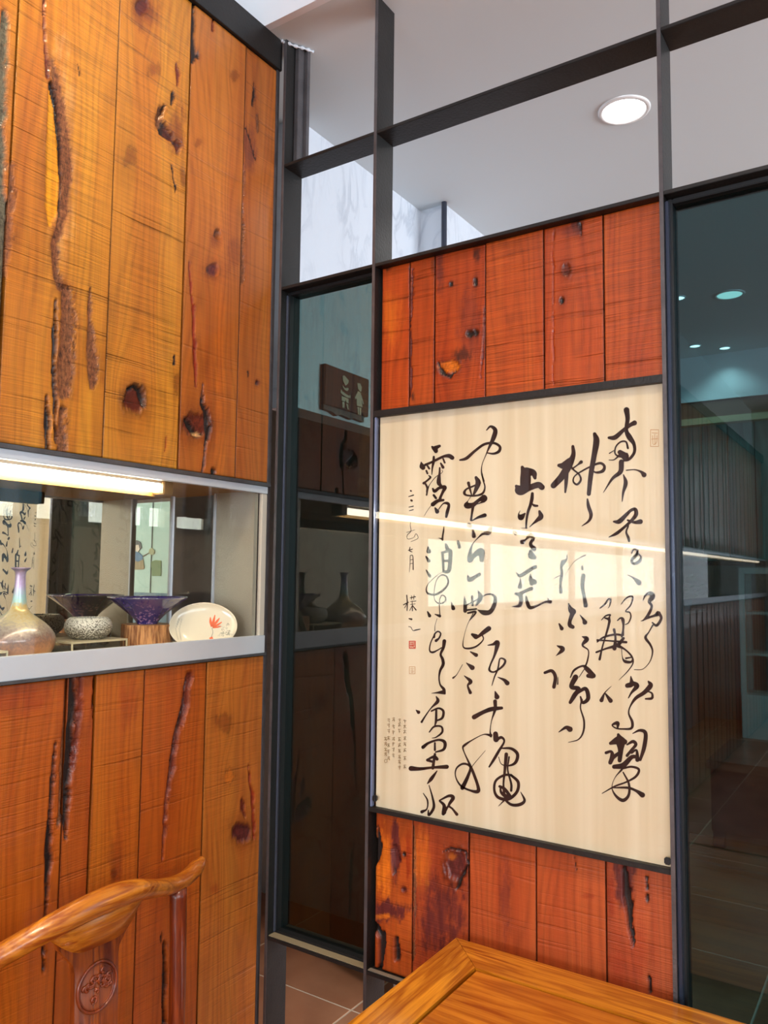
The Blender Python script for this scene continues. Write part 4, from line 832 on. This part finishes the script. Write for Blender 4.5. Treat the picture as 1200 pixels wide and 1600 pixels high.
# clear acrylic risers
acr = glass('acrylic', (.93, .93, .90), boost=2.2); edge = plain('acrylic_edge', '#d9cfae', .3, 0, .5)
def riser(x0, x1, y0, y1, z1, lab):
    t = thing('display_riser', lab, 'display stand', ((x0+x1)/2, (y0+y1)/2, NF), 'clear risers in the display slot')
    MB().box(x0, x1, y0, y1, z1-.004, z1).build('top_sheet', plain('riser_top', '#c9bd9c', .3, 0, .5), t)
    MB().box(x0, x1, y0, y0+.003, NF, z1-.004).build('side_sheet', acr, t); MB().box(x0, x1, y1-.003, y1, NF, z1-.004).build('side_sheet', acr, t)
    for q in (y0, y1-.003): MB().box(x1-.003, x1, q, q+.003, NF, z1-.004).build('edge', edge, t)
riser(-1.645, -1.50, 1.055, 1.20, RZ, 'clear low riser holding the speckled bowl')
riser(-1.645, -1.49, .86, .905, RZ-.006, 'clear low riser behind the bellied vase')
# stump and glass bowl
def bark_mat():
    m, nt, N, L, b = newmat('bark'); tc = N.new('ShaderNodeTexCoord'); mp = N.new('ShaderNodeMapping'); mp.inputs['Scale'].default_value = (160, 160, 22); L.new(tc.outputs['Object'], mp.inputs[0])
    t = N.new('ShaderNodeTexNoise'); t.inputs['Scale'].default_value = 1; t.inputs['Detail'].default_value = 5; L.new(mp.outputs[0], t.inputs[0])
    cr = N.new('ShaderNodeValToRGB'); cr.color_ramp.elements[0].color = lin('#7a4218'); cr.color_ramp.elements[1].color = lin('#dd9f62'); cr.color_ramp.elements[0].position = .35; cr.color_ramp.elements[1].position = .68
    L.new(t.outputs[0], cr.inputs[0]); L.new(cr.outputs[0], b.inputs['Base Color'])
    bp = N.new('ShaderNodeBump'); bp.inputs['Distance'].default_value = .003; L.new(t.outputs[0], bp.inputs['Height']); L.new(bp.outputs[0], b.inputs['Normal']); setp(b, Roughness=.7); return m
SX, SY, SZ = -1.53, 1.28, 1.426
t = thing('tree_stump', 'short round log slice with rough bark under the purple bowl', 'log', (SX, SY, NF))
n = 72; mb = MB(); bm = mb.bm
def radf(i): a = 2*PI*i/n; return .0585+.0018*math.sin(7*a)+.0012*math.sin(17*a+1)+.0009*math.sin(31*a)
rings = [[bm.verts.new((SX+radf(i)*g*math.cos(2*PI*i/n), SY+radf(i)*g*math.sin(2*PI*i/n), z)) for i in range(n)] for g, z in ((1, NF), (1.01, NF+.02), (.995, NF+.045), (1, SZ))]
for a, b_ in zip(rings, rings[1:]):
    for i in range(n): bm.faces.new((a[i], a[(i+1) % n], b_[(i+1) % n], b_[i]))
bm.faces.new(rings[0][::-1]); mb.build('bark', bark_mat(), t, smooth=True)
mb = MB(); mb.bm.faces.new([mb.bm.verts.new((SX+radf(i)*math.cos(2*PI*i/n), SY+radf(i)*math.sin(2*PI*i/n), SZ)) for i in range(n)]); mb.build('cut_face', plain('cut_wood', '#c08b55', .6, noise=.2, nscale=60), t)
def purple_mat():
    m, nt, N, L, b = newmat('purple_glass'); tc = N.new('ShaderNodeTexCoord')
    t = N.new('ShaderNodeTexVoronoi'); t.inputs['Scale'].default_value = 130; L.new(tc.outputs['Object'], t.inputs[0])
    n1 = N.new('ShaderNodeTexNoise'); n1.inputs['Scale'].default_value = 35; L.new(tc.outputs['Object'], n1.inputs[0])
    sx = N.new('ShaderNodeSeparateXYZ'); L.new(tc.outputs['Object'], sx.inputs[0])
    lowm = math_(N, L, 'MULTIPLY_ADD', sx.outputs[2], -14, .85, clamp=True)
    f = math_(N, L, 'MULTIPLY', math_(N, L, 'GREATER_THAN', n1.outputs[0], .52), lowm)
    f = math_(N, L, 'MULTIPLY', f, math_(N, L, 'LESS_THAN', t.outputs['Distance'], .42))
    cr = N.new('ShaderNodeMix'); cr.data_type = 'RGBA'; cr.inputs[6].default_value = lin('#2b2178'); cr.inputs[7].default_value = lin('#b48ac0'); L.new(f, cr.inputs[0])
    L.new(cr.outputs[2], b.inputs['Base Color']); setp(b, Roughness=.08); b.inputs['Coat Weight'].default_value = 1
    return m
b2 = thing('glass_bowl', 'wide flared purple blue art glass bowl standing on a log slice', 'bowl', (SX, SY, SZ))
prof = [(.001, .003), (.020, .002), (.022, 0), (.025, 0), (.027, .006), (.036, .016), (.052, .030), (.070, .044), (.086, .056), (.0935, .062), (.0925, .064), (.083, .058), (.066, .045), (.047, .031), (.030, .018), (.018, .010), (.001, .009)]
o = MB().lathe([tuple(q) for q in spl(prof, 3)], (SX, SY, SZ+.0005), 64, cap=False).build('bowl_body', purple_mat(), b2, smooth=True); localise(o)
o = MB().lathe([(.0928, .0610), (.0948, .0625), (.0945, .0642), (.0925, .0645), (.0915, .063), (.0928, .0610)], (SX, SY, SZ+.0005), 64, cap=False).build('rim', glass('rim_glass', (.8, .82, .95), boost=4), b2, smooth=True); localise(o)
# plate leaning back
pc = Vector((-1.425, 1.362, 1.4195))
pt = thing('painted_plate', 'cream oval plate painted with an orange flower, leaning on its rim', 'plate', (pc.x, pc.y, NF))
view = (Vector((0, 0, 1.55))-pc).normalized(); view.z = 0; view.normalize()
nrm = (view+Vector((0, 0, .38))).normalized(); rgt = Vector((0, 0, 1)).cross(nrm).normalized(); upv = nrm.cross(rgt)
def pl(a, b_, d=0): return pc+rgt*a+upv*b_+nrm*d
RA, RBB = .0805, .0585
mb = MB(); bm = mb.bm; rings = []
for g, d in ((.001, .001), (.5, .001), (.8, .0025), (.97, .008), (1.0, .010), (1.0, .0085), (.85, .001), (.6, -.003), (.001, -.003)):
    rings.append([bm.verts.new(pl(RA*g*math.cos(2*PI*i/64), RBB*g*math.sin(2*PI*i/64), d)) for i in range(64)])
for a, b_ in zip(rings, rings[1:]):
    for i in range(64): bm.faces.new((a[i], a[(i+1) % 64], b_[(i+1) % 64], b_[i]))
mb.build('plate_body', plain('plate_glaze', '#e6dcc4', .18, 0, .5, coat=.6), pt, smooth=True)
def plate_paint(strokes, mat, name):
    V, F = [], []
    for s_ in strokes:
        P_ = spl(s_, 6); n_ = len(P_); b0 = len(V)
        for i_, (x, y_, w) in enumerate(P_):
            q0, q1 = P_[max(i_-1, 0)], P_[min(i_+1, n_-1)]; dx, dy = q1[0]-q0[0], q1[1]-q0[1]; l = math.hypot(dx, dy) or 1
            for sg in (1, -1):
                X_, Y_ = x-dy/l*w/2*sg, y_+dx/l*w/2*sg
                g = math.hypot(X_/RA, Y_/RBB); d = .0014+.0085*max(0, (g-.55)/.45)**2
                V.append(tuple(pl(X_, Y_, d)))
        for i_ in range(n_-1): F.append((b0+2*i_, b0+2*i_+2, b0+2*i_+3, b0+2*i_+1))
    me = bpy.data.meshes.new(name); me.from_pydata(V, [], F); link(name, me, mat, pt)
org = plain('orange_paint', '#e8683a', .4); grp = plain('grey_paint', '#8a8c80', .5)
m_ = .001
plate_paint([[(20*m_, 0, 4*m_), (17*m_, 12*m_, 6*m_), (16*m_, 24*m_, 2*m_)], [(20*m_, 0, 4*m_), (24*m_, 14*m_, 6*m_), (27*m_, 30*m_, 2*m_)], [(21*m_, 0, 4*m_), (31*m_, 12*m_, 6*m_), (38*m_, 22*m_, 2*m_)], [(22*m_, -1*m_, 4*m_), (34*m_, 5*m_, 5*m_), (44*m_, 12*m_, 2*m_)],
  [(22*m_, -2*m_, 4*m_), (34*m_, -1*m_, 4*m_), (42*m_, 1*m_, 2*m_)], [(18*m_, -26*m_, 8*m_), (21*m_, -33*m_, 7*m_), (17*m_, -42*m_, 5*m_)]], org, 'orange_flower')
rg = random.Random(3)
leafs = []
for i in range(30):
    x, y_ = rg.uniform(38, 66)*m_, rg.uniform(-26, 4)*m_
    leafs.append([(x, y_, .9*m_), (x+rg.uniform(-5, 5)*m_, y_+rg.uniform(2, 6)*m_, .6*m_), (x+rg.uniform(-8, 8)*m_, y_+rg.uniform(-3, 5)*m_, .5*m_)])
leafs += [[(20*m_, -2*m_, 1.4*m_), (23*m_, -14*m_, 1.4*m_), (19*m_, -26*m_, 1.4*m_)]]
plate_paint(leafs, grp, 'grey_foliage'); leafs = []
for i in range(9):
    y_ = (20-6*i)*m_
    for xx in (-66+abs(4-i)*1.5, -58+abs(4-i)*1.2): leafs.append([(xx*m_, y_, .8*m_), ((xx+3)*m_, y_-3*m_, .7*m_), ((xx+1)*m_, y_-5*m_, .6*m_)])
plate_paint(leafs, grp, 'handwriting')
MB().box(pc.x-.06, pc.x-.05, pc.y-.02, pc.y+.035, NF, NF+.05).build('stand', MT['black'], pt)
# ================================================================ CHAIR
ch = thing('wooden_armchair', 'carved orange brown wooden armchair with yoke top rail and round medallion', 'chair', (-1.05, .883, 0))
CY = .883
crest = [(-1.262, CY-.335, .915), (-1.255, CY-.30, .912), (-1.235, CY-.24, .922), (-1.205, CY-.16, .946), (-1.182, CY-.08, .971), (-1.175, CY+.01, .984), (-1.18, CY+.09, .980), (-1.205, CY+.16, .956), (-1.235, CY+.225, .934), (-1.252, CY+.28, .926), (-1.262, CY+.322, .934), (-1.266, CY+.345, .945)]
ra = [.010, .0155, .0165, .017, .020, .022, .020, .017, .0165, .0165, .0165, .009]      # vertical
rb_ = [.010, .016, .017, .018, .020, .021, .020, .018, .017, .017, .0165, .009]
cp = spl([tuple(p)+(a, b_) for p, a, b_ in zip(crest, ra, rb_)], 8)
MB().loft([q[:3] for q in cp], [q[3]*1.0 for q in cp], [q[4] for q in cp], n=20, side=(0, 0, 1), jit=.02, seed=3).build('crest_rail', MT['chair'], ch, smooth=True)
# flared headrest under the crest
mb = MB(); bm = mb.bm; rows = []
for i in range(33):
    t_ = i/32*2-1; y = CY+.025+t_*.118; dz = .062*math.exp(-(t_*1.45)**4*.9)+.006
    xc = -1.180-.025*t_*t_; zt = .982-.022*t_*t_
    rows.append([bm.verts.new(p) for p in ((xc+.014, y, zt), (xc+.017, y, zt-dz*.45), (xc+.009, y, zt-dz), (xc-.004, y, zt-dz), (xc-.010, y, zt-dz*.4), (xc-.012, y, zt))])
for a, b_ in zip(rows, rows[1:]):
    for i in range(6): bm.faces.new((a[i], a[(i+1) % 6], b_[(i+1) % 6], b_[i]))
bm.faces.new(rows[0]); bm.faces.new(rows[-1][::-1]); mb.build('headrest', MT['chair'], ch, smooth=True)
# splat
SYC = CY+.03
def splx(z): return -1.205+.018*math.sin((z-.50)/.46*PI*1.0)-.012*(1-(z-.5)/.46)
mb = MB(); bm = mb.bm; rows = []
for i in range(33):
    z = .45+(.935-.45)*i/32; w = .044+.030*smooth(.88, .93, np.array(z)).item(); x = splx(z)
    rows.append([bm.verts.new(p) for p in ((x+.007, SYC-w, z), (x+.007, SYC+w, z), (x-.007, SYC+w, z), (x-.007, SYC-w, z))])
for a, b_ in zip(rows, rows[1:]):
    for i in range(4): bm.faces.new((a[i], a[(i+1) % 4], b_[(i+1) % 4], b_[i]))
bm.faces.new(rows[0]); bm.faces.new(rows[-1][::-1]); sp = mb.build('splat', MT['splat'], ch)
# medallion, a carved roundel
mz = .838; mr = .036
def mp_(a, b_, d): z = mz+b_; return (splx(z)+.007+d, SYC+a, z)
mb = MB(); ring = [mp_(mr*math.cos(t_)*1.08, mr*math.sin(t_)*1.1, .001) for t_ in [2*PI*i/48 for i in range(49)]]
mb.loft(ring, .0028, n=8, side=(1, 0, 0), cap=False)
ring2 = [mp_(mr*.9*math.cos(t_)*1.08, mr*.9*math.sin(t_)*1.1, .0005) for t_ in [2*PI*i/48 for i in range(49)]]
mb.loft(ring2, .0012, n=6, side=(1, 0, 0), cap=False)
rg = random.Random(12)
for i in range(22):
    a0_ = rg.uniform(0, 6.28); r_ = mr*rg.uniform(.15, .75); cx, cz = r_*math.cos(a0_), r_*math.sin(a0_); rad = rg.uniform(.004, .010); a1_ = rg.uniform(0, 6.28)
    pts = [mp_(cx+rad*(1-j/14)*math.cos(a1_+j*.45), cz+rad*(1-j/14)*math.sin(a1_+j*.45), .001) for j in range(11)]
    mb.loft(pts, [.0016+.0010*math.sin(j/10*PI) for j in range(11)], n=6, side=(1, 0, 0))
mb.build('medallion', MT['chair_dark'], sp, smooth=True)
for sg, nm in ((1, 0), (-1, 1)):
    y = CY+.254*sg
    st_pts = [(-1.25, y-.01*sg, .0), (-1.245, y, .25), (-1.238, y, .48), (-1.232, y, .66), (-1.234, y, .80), (-1.242, y+.002*sg, .918)]
    q = spl(st_pts, 7); MB().loft([tuple(p) for p in q], .0165, n=14, side=(1, 0, 0), jit=.035, seed=4+nm).build('stile', MT['chair_dark'], ch, smooth=True)
    fr = [(-.86, y, 0), (-.86, y, .40), (-.862, y, .50), (-.87, y-.004*sg, .58), (-.885, y-.008*sg, .618)]
    MB().loft([tuple(p) for p in spl(fr, 6)], .0165, n=14, side=(1, 0, 0), jit=.03, seed=8+nm).build('leg', MT['chair_dark'], ch, smooth=True)
    ar = [(-1.225, y, .648), (-1.14, y+.012*sg, .645), (-1.02, y+.018*sg, .635), (-.93, y+.005*sg, .628), (-.87, y-.008*sg, .630), (-.835, y-.010*sg, .636)]
    MB().loft([tuple(p) for p in spl(ar, 6)], .0155, .018, n=14, side=(0, 0, 1), jit=.03, seed=12+nm).build('armrest', MT['chair'], ch, smooth=True)
    MB().box(-1.24, -.865, y-.009, y+.009, .14, .17, .003).build('stretcher', MT['chair_dark'], ch)
MB().box(-1.27, -.83, CY-.275, CY+.275, .412, .452, .006).build('seat', MT['chair'], ch)
MB().box(-.87, -.85, CY-.245, CY+.245, .09, .125, .003).build('stretcher', MT['chair_dark'], ch)
MB().box(-1.255, -1.235, CY-.245, CY+.245, .18, .21, .003).build('stretcher', MT['chair_dark'], ch)
# ================================================================ TABLE
TZ = .814
c0 = onZ(713, 1465, TZ); TX0, TY1 = float(c0[0]), min(float(c0[1]), 1.488)
TX1, TY0 = .62, .62
tb = thing('wooden_table', 'glossy golden brown wooden table with mitred frame against the screen', 'table', ((TX0+TX1)/2, (TY0+TY1)/2, 0))
fw = .088; zt, zb = TZ, TZ-.032
def board(pts, mat, name): return MB().prism([(x, y, zb) for x, y in pts], (0, 0, zt-zb)).build(name, mat, tb)
g = .0006
board([(TX0, TY1), (TX0+fw, TY1-fw), (TX1-fw, TY1-fw), (TX1, TY1)], MT['table_x'], 'frame_board')
board([(TX0, TY0), (TX1, TY0), (TX1-fw, TY0+fw), (TX0+fw, TY0+fw)], MT['table_x'], 'frame_board')
board([(TX0, TY0+g*2), (TX0+fw-g, TY0+fw+g), (TX0+fw-g, TY1-fw-g), (TX0, TY1-g*2)], MT['table_y'], 'frame_board')
board([(TX1, TY0+g*2), (TX1, TY1-g*2), (TX1-fw+g, TY1-fw-g), (TX1-fw+g, TY0+fw+g)], MT['table_y'], 'frame_board')
xs = np.linspace(TY0+fw+.003, TY1-fw-.003, 5)
for a, b_ in zip(xs[:-1], xs[1:]):
    MB().box(TX0+fw+.0045, TX1-fw-.003, a+.0004, b_-.0004, TZ-.026, TZ-.003, .0008).build('panel_board', MT['table_p'], tb)
MB().box(TX0+.03, TX1-.03, TY0+.03, TY1-.03, TZ-.034, TZ-.0265).build('underboard', MT['chair_dark'], tb)
for x in (TX0+.03, TX1-.085):
    for y in (TY0+.03, TY1-.085): MB().box(x, x+.055, y, y+.055, 0, TZ-.034, .006).build('leg', MT['chair_dark'], tb)
for y in (TY0+.045, TY1-.065): MB().box(TX0+.085, TX1-.085, y, y+.02, TZ-.12, TZ-.034, .003).build('apron', MT['table_x'], tb)
for x in (TX0+.045, TX1-.065): MB().box(x, x+.02, TY0+.085, TY1-.085, TZ-.12, TZ-.034, .003).build('apron', MT['table_y'], tb)
# ================================================================ BACK ROOM THINGS
# toilet sign on the header
sgx = -1.529
sg = thing('restroom_sign', 'dark wooden plaque with two small children figures on the white header', 'sign', (sgx, 2.05, 2.07))
MB().box(sgx+.001, sgx+.022, 1.928, 2.170, 2.083, 2.213, .002).build('board', plain('sign_board', '#4a2418', .55, noise=.15), sg)
figm = plain('figure_paint', '#b9a58c', .6)
def poly(pts, m, name, par, d=.004):
    return MB().prism([(sgx+.022, 1.928+.242*a, 2.213-.130*b_) for a, b_ in pts], (d, 0, 0)).build(name, m, par)
# figures seen in the photo frame of the plaque (0..1 across, 0..1 down)
boy = MB(); girl = MB()
def fig(mb, pts): mb.prism([(sgx+.022, 1.928+.242*a, 2.213-.130*b_) for a, b_ in pts], (.003, 0, 0))
fig(boy, [(.36, .17), (.40, .14), (.46, .20), (.50, .22), (.49, .30), (.44, .38), (.42, .38), (.37, .28)])
fig(boy, [(.36, .40), (.42, .46), (.45, .44), (.49, .42), (.50, .47), (.46, .52), (.40, .50)])
fig(boy, [(.33, .52), (.36, .56), (.45, .60), (.52, .62), (.54, .58), (.55, .66), (.48, .68), (.36, .64), (.32, .60)])
fig(boy, [(.35, .68), (.50, .70), (.50, .82), (.45, .80), (.44, .74), (.42, .80), (.35, .80)])
fig(boy, [(.36, .82), (.41, .82), (.41, .96), (.37, .96)]); fig(boy, [(.45, .84), (.49, .84), (.51, .97), (.48, .97)])
boy.build('boy_figure', figm, sg)
fig(girl, [(.70, .22), (.76, .20), (.81, .28), (.80, .38), (.77, .42), (.72, .36)])
fig(girl, [(.72, .42), (.77, .43), (.82, .56), (.86, .70), (.84, .72), (.80, .60), (.83, .80), (.70, .80), (.69, .62), (.66, .66), (.65, .60)])
fig(girl, [(.71, .83), (.75, .83), (.75, 1.02), (.73, 1.02)]); fig(girl, [(.76, .83), (.80, .83), (.79, 1.02), (.77, 1.02)])
girl.build('girl_figure', figm, sg)
MB().prism([(sgx+.001, 1.928, 2.083), (sgx+.001, 2.15, 2.083), (sgx+.001, 2.15, 2.063), (sgx+.001, 2.09, 2.066), (sgx+.001, 2.08, 2.060), (sgx+.001, 2.02, 2.066), (sgx+.001, 2.0, 2.058), (sgx+.001, 1.97, 2.067), (sgx+.001, 1.928, 2.068)], (.016, 0, 0)).build('bark_strip', plain('sign_bark', '#5b5552', .8, noise=.3), sg)
# black pipe at the pier
pp = onZ(700, 321, BC); tagp(MB().loft([(float(pp[0]), 2.535-.012, 0), (float(pp[0]), 2.535-.012, BC)], .0105, n=16, side=(1, 0, 0)).build('vertical_pipe', plain('pipe_paint', '#4b4e5c', .4, .3), smooth=True), 'thin dark grey pipe running up the corner of the white pier', 'pipe')
def downlight(x, y, z, r, label, strength_mat, group, power=0, name='ceiling_light'):
    t = thing(name, label, 'ceiling light', (x, y, z), group)
    o = MB().lathe([(r*.80, -.001), (r*.84, -.006), (r*.97, -.005), (r, -.001), (r, 0)], (x, y, z), 40, cap=False).build('trim_ring', plain('lamp_trim', '#e8e8e8', .35, .2), t, smooth=True)
    MB().lathe([(.0005, -.0035), (r*.80, -.003), (r*.82, -.0015)], (x, y, z), 40, cap=False).build('diffuser', strength_mat, t)
    if power:
        l = bpy.data.lights.new('lamp_beam', 'SPOT'); l.energy = power; l.spot_size = math.radians(120); l.spot_blend = .6; l.shadow_soft_size = .06; l.color = (1, .96, .9)
        q = bpy.data.objects.new('lamp_beam', l); COL.objects.link(q); q.parent = t; q.location = (0, 0, -.02)
    return t
downlight(-.667, 2.294, BC, .077, 'bright round recessed light in the grey ceiling just beyond the screen', MT['lamp'], 'recessed lights of the back room', 75)
dl = emit('dim_diffuser', (.8, 1.0, .88), 5)
p = onZ(1140, 460, BC); downlight(float(p[0]), float(p[1]), BC, .072, 'dim round recessed light seen through the dark tinted pane', dl, 'recessed lights of the back room')
for px_, py_, lab in ((1060, 465, 'small bright recessed light nearest the right hand post seen in the dark pane'), (1086, 540, 'small bright recessed light close to the pale header, nearer the post'), (1134, 545, 'small bright recessed light close to the pale header, farther from the post')):
    p = onZ(px_, py_, BC); downlight(float(p[0]), min(float(p[1]), float(onZ(1120, 553, BC)[1])-.12), BC, .036, lab, MT['lamp'], 'recessed lights of the back room', 16)
downlight(-1.0, float(onZ(1120, 553, BC)[1])+1.5, BC, .07, 'unseen round light added behind the pale header to brighten the far room', MT['lamp'], 'recessed lights of the back room', 130)  # added lamp out of view, brightens what lies beyond the header
# near ceiling lamps (mirrored in the dark glass)
for x, y, lab in ((-.35, -.75, 'round warm ceiling light aimed at the calligraphy'), (-.55, .35, 'round warm ceiling light nearest the plank wall'), (-.35+.35, .55, 'round warm ceiling light over the table'), (-.4, -2.6, 'round warm ceiling light over the middle of the near room'), (-.75, -3.6, 'round warm ceiling light farthest from the screen')):
    downlight(x, y, NZC, .05, lab, MT['lampw'], 'warm lights of the near room')
# header beam and cabinet zone seen through the dark pane
hz_y = float(onZ(1120, 553, BC)[1])
struct('trim_2', MB().box(-2.0, 4.4, hz_y, hz_y+.2, 2.67, BC), MT['white'], 'pale header across the back room')
struct('trim_3', MB().box(-2.0, 4.4, hz_y+.01, hz_y+.19, 2.56, 2.67), plain('brown_trim', '#6a4a34', .6), 'brown strip under the pale header')
struct('trim_4', MB().box(-2.0, .2, hz_y-.01, hz_y+.17, 2.52, 2.56), plain('pale_wood_trim', '#c9b48a', .5), 'pale wooden strip under the header')
pw = thing('hanging_plank_screen', 'grey green plank screen hanging under the far header', 'screen', (-.9, hz_y+.08, 1.65))
teal = wood_obj('teal_planks', '#4f6a62', '#86a396', 'Z', .5, .5, .2)
yy = hz_y+.06
for i in range(14):
    x = -2.0+i*.155
    MB().box(x+.002, x+.153, yy, yy+.03, 1.66, 2.52, .002).build('plank', teal, pw)
MB().box(-2.0, .17, yy-.005, yy+.035, 1.63, 1.659).build('bottom_rail', MT['charcoal'], pw)
# low side wall with ledge, greenery beyond it
lowx = -1.93
struct('wall_low', MB().box(lowx-.1, lowx, 3.2, 9.4, 0, 1.18), plain('grey_panel', '#8b8680', .6), 'grey low wall along the back room')
struct('trim_5', MB().box(lowx-.12, lowx+.03, 3.2, 9.4, 1.18, 1.21, .003), plain('ledge', '#d6d2c4', .4), 'pale ledge on top of the low wall')
def shrub(x, y, z, r, h, n_, seed, label):
    rg_ = random.Random(seed); t = thing('potted_plant', label, 'plant', (x, y, z), 'plants on the ledge of the low wall')
    MB().lathe([(r*.35, 0), (r*.45, .02), (r*.5, .12), (r*.46, .12), (r*.4, .03)], (x, y, z), 24, cap=False).build('pot', plain('pot', '#5f7f86', .4), t, smooth=True)
    mb = MB()
    for i in range(n_):
        a, zz, q = rg_.uniform(0, 6.28), rg_.uniform(.14, h), rg_.uniform(.1, 1)*r
        c_ = Vector((x+q*math.cos(a), y+q*math.sin(a), z+zz)); d = Vector((math.cos(a), math.sin(a), rg_.uniform(-.3, .6))).normalized(); w = d.cross(Vector((0, 0, 1))).normalized()*.022
        L_ = .075
        vs = [mb.bm.verts.new(v_) for v_ in (c_, c_+d*L_*.5+w, c_+d*L_, c_+d*L_*.5-w)]; mb.bm.faces.new(vs)
    o = mb.build('foliage', plain('leaf', '#3f9a66', .5), t); o['kind'] = 'stuff'
    MB().loft([(x, y, z+.05), (x+.01, y, z+h*.6)], .008, n=8, side=(1, 0, 0)).build('stem', plain('stem', '#4d5a3a', .7), t)
shrub(lowx-.02, 7.2, 1.21, .2, .42, 170, 1, 'bushy green potted plant on the ledge nearer the pane')
shrub(lowx-.02, 8.5, 1.21, .2, .36, 140, 2, 'bushy green potted plant at the far end of the ledge')
# white framed glass cabinet
cb = thing('glass_cabinet', 'white framed glass cabinet with shelves at the back of the room', 'cabinet', (-.9, 8.6, 0))
cw = plain('cabinet_white', '#dfe2dc', .5)
cx0 = float(onY(1155, 950, 8.5)[0]); cx1 = cx0+1.1; cy0, cy1 = 8.5, 8.95
MB().box(cx0, cx1, cy0, cy1, 0, .42, .005).build('base', cw, cb)
for x in (cx0, cx0+.54, cx1-.05):
    for y in (cy0, cy1-.05): MB().box(x, x+.05, y, y+.05, .42, 1.60).build('upright', cw, cb)
MB().box(cx0, cx1, cy0, cy1, 1.60, 1.66, .005).build('top', cw, cb)
for z in (.80, 1.2): MB().box(cx0+.05, cx1-.05, cy0+.02, cy1-.02, z, z+.025).build('shelf', cw, cb)
MB().box(cx0+.05, cx1-.05, cy0+.005, cy0+.011, .44, 1.6).build('door_glass', MT['glass_clear'], cb)
# dark bench
bp_ = onZ(1103, 1187, .5)
bx, by = float(bp_[0]), float(bp_[1])
bn = thing('low_bench', 'dark low wooden bench with a brown top beyond the pane', 'bench', (bx+.7, by+.3, 0))
print('bench', bx, by, 'header', hz_y)
MB().box(bx, bx+1.5, by, by+.75, .45, .5, .004).build('bench_top', wood_obj('bench_top', '#5c3a28', '#946650', 'X', .35), bn)
MB().box(bx+.02, bx+1.48, by+.02, by+.04, .1, .45).build('front_panel', plain('bench_dark', '#22282a', .6), bn)
for x in (bx+.02, bx+1.42):
    for y in (by+.05, by+.66): MB().box(x, x+.06, y, y+.06, 0, .45).build('leg', plain('bench_leg', '#22282a', .6), bn)
# picture board beyond the end glass of the slot (seen mirrored)
def mir(px, py, Y):   # where the mirrored line of sight meets the plane y = Y
    q = onY(px, py, Y); return (2*MX-q[0], q[1], q[2])
YP = 3.9
A0, A1 = mir(206, 860, YP), mir(262, 860, YP)
xl, xr = sorted((A0[0], A1[0]))
zt_ = float(mir(230, 796, YP)[2]); zb_ = float(mir(230, 926, YP)[2])
pb = thing('picture_board', 'pale mint board painted with a seated lady holding a fan', 'picture', ((xl+xr)/2, YP, 0))
MB().box(xl-.05, xr+.02, YP, YP+.02, zb_, zt_+.05).build('board', plain('mint_board', '#b9ddd2', .5), pb)
MB().box(xl-.05, xr+.02, YP, YP+.02, .0, zb_-.001).build('base_panel', plain('blue_panel', '#5f8296', .6), pb)
seam = mir(237, 860, YP)[0]
MB().box(seam-.003, seam+.003, YP-.004, YP, zb_, zt_+.05).build('joint_strip', MT['black'], pb)
def flat(pxs, col, name, d=.003):
    MB().prism([(mir(x, y, YP)[0], YP-.0005, mir(x, y, YP)[2]) for x, y in pxs], (0, -d, 0)).build(name, plain(name, col, .6), pb)
flat([(208, 848), (214, 844), (220, 847), (222, 856), (218, 860), (212, 858), (210, 866), (208, 856)], '#2d2a30', 'hair')
flat([(212, 852), (217, 851), (219, 858), (216, 863), (212, 860)], '#e8d8c4', 'face', .004)
flat([(208, 862), (216, 862), (223, 868), (224, 876), (216, 878), (208, 874)], '#4a76a0', 'blue_jacket')
flat([(206, 874), (216, 878), (224, 874), (226, 888), (223, 890), (208, 890)], '#a08a58', 'patterned_skirt', .0035)
flat([(224, 868), (234, 863), (234, 864), (224, 870)], '#6b5a40', 'fan_handle', .0035)
flat([(234, 858), (238, 856), (242, 860), (241, 866), (236, 867), (233, 863)], '#a8a878', 'round_fan', .0045)
flat([(236, 878), (243, 875), (252, 876), (252, 900), (238, 900)], '#6d8a4c', 'fruit_basket')
print('tris', sum(len(o.data.polygons) for o in bpy.data.objects if o.type == 'MESH'))
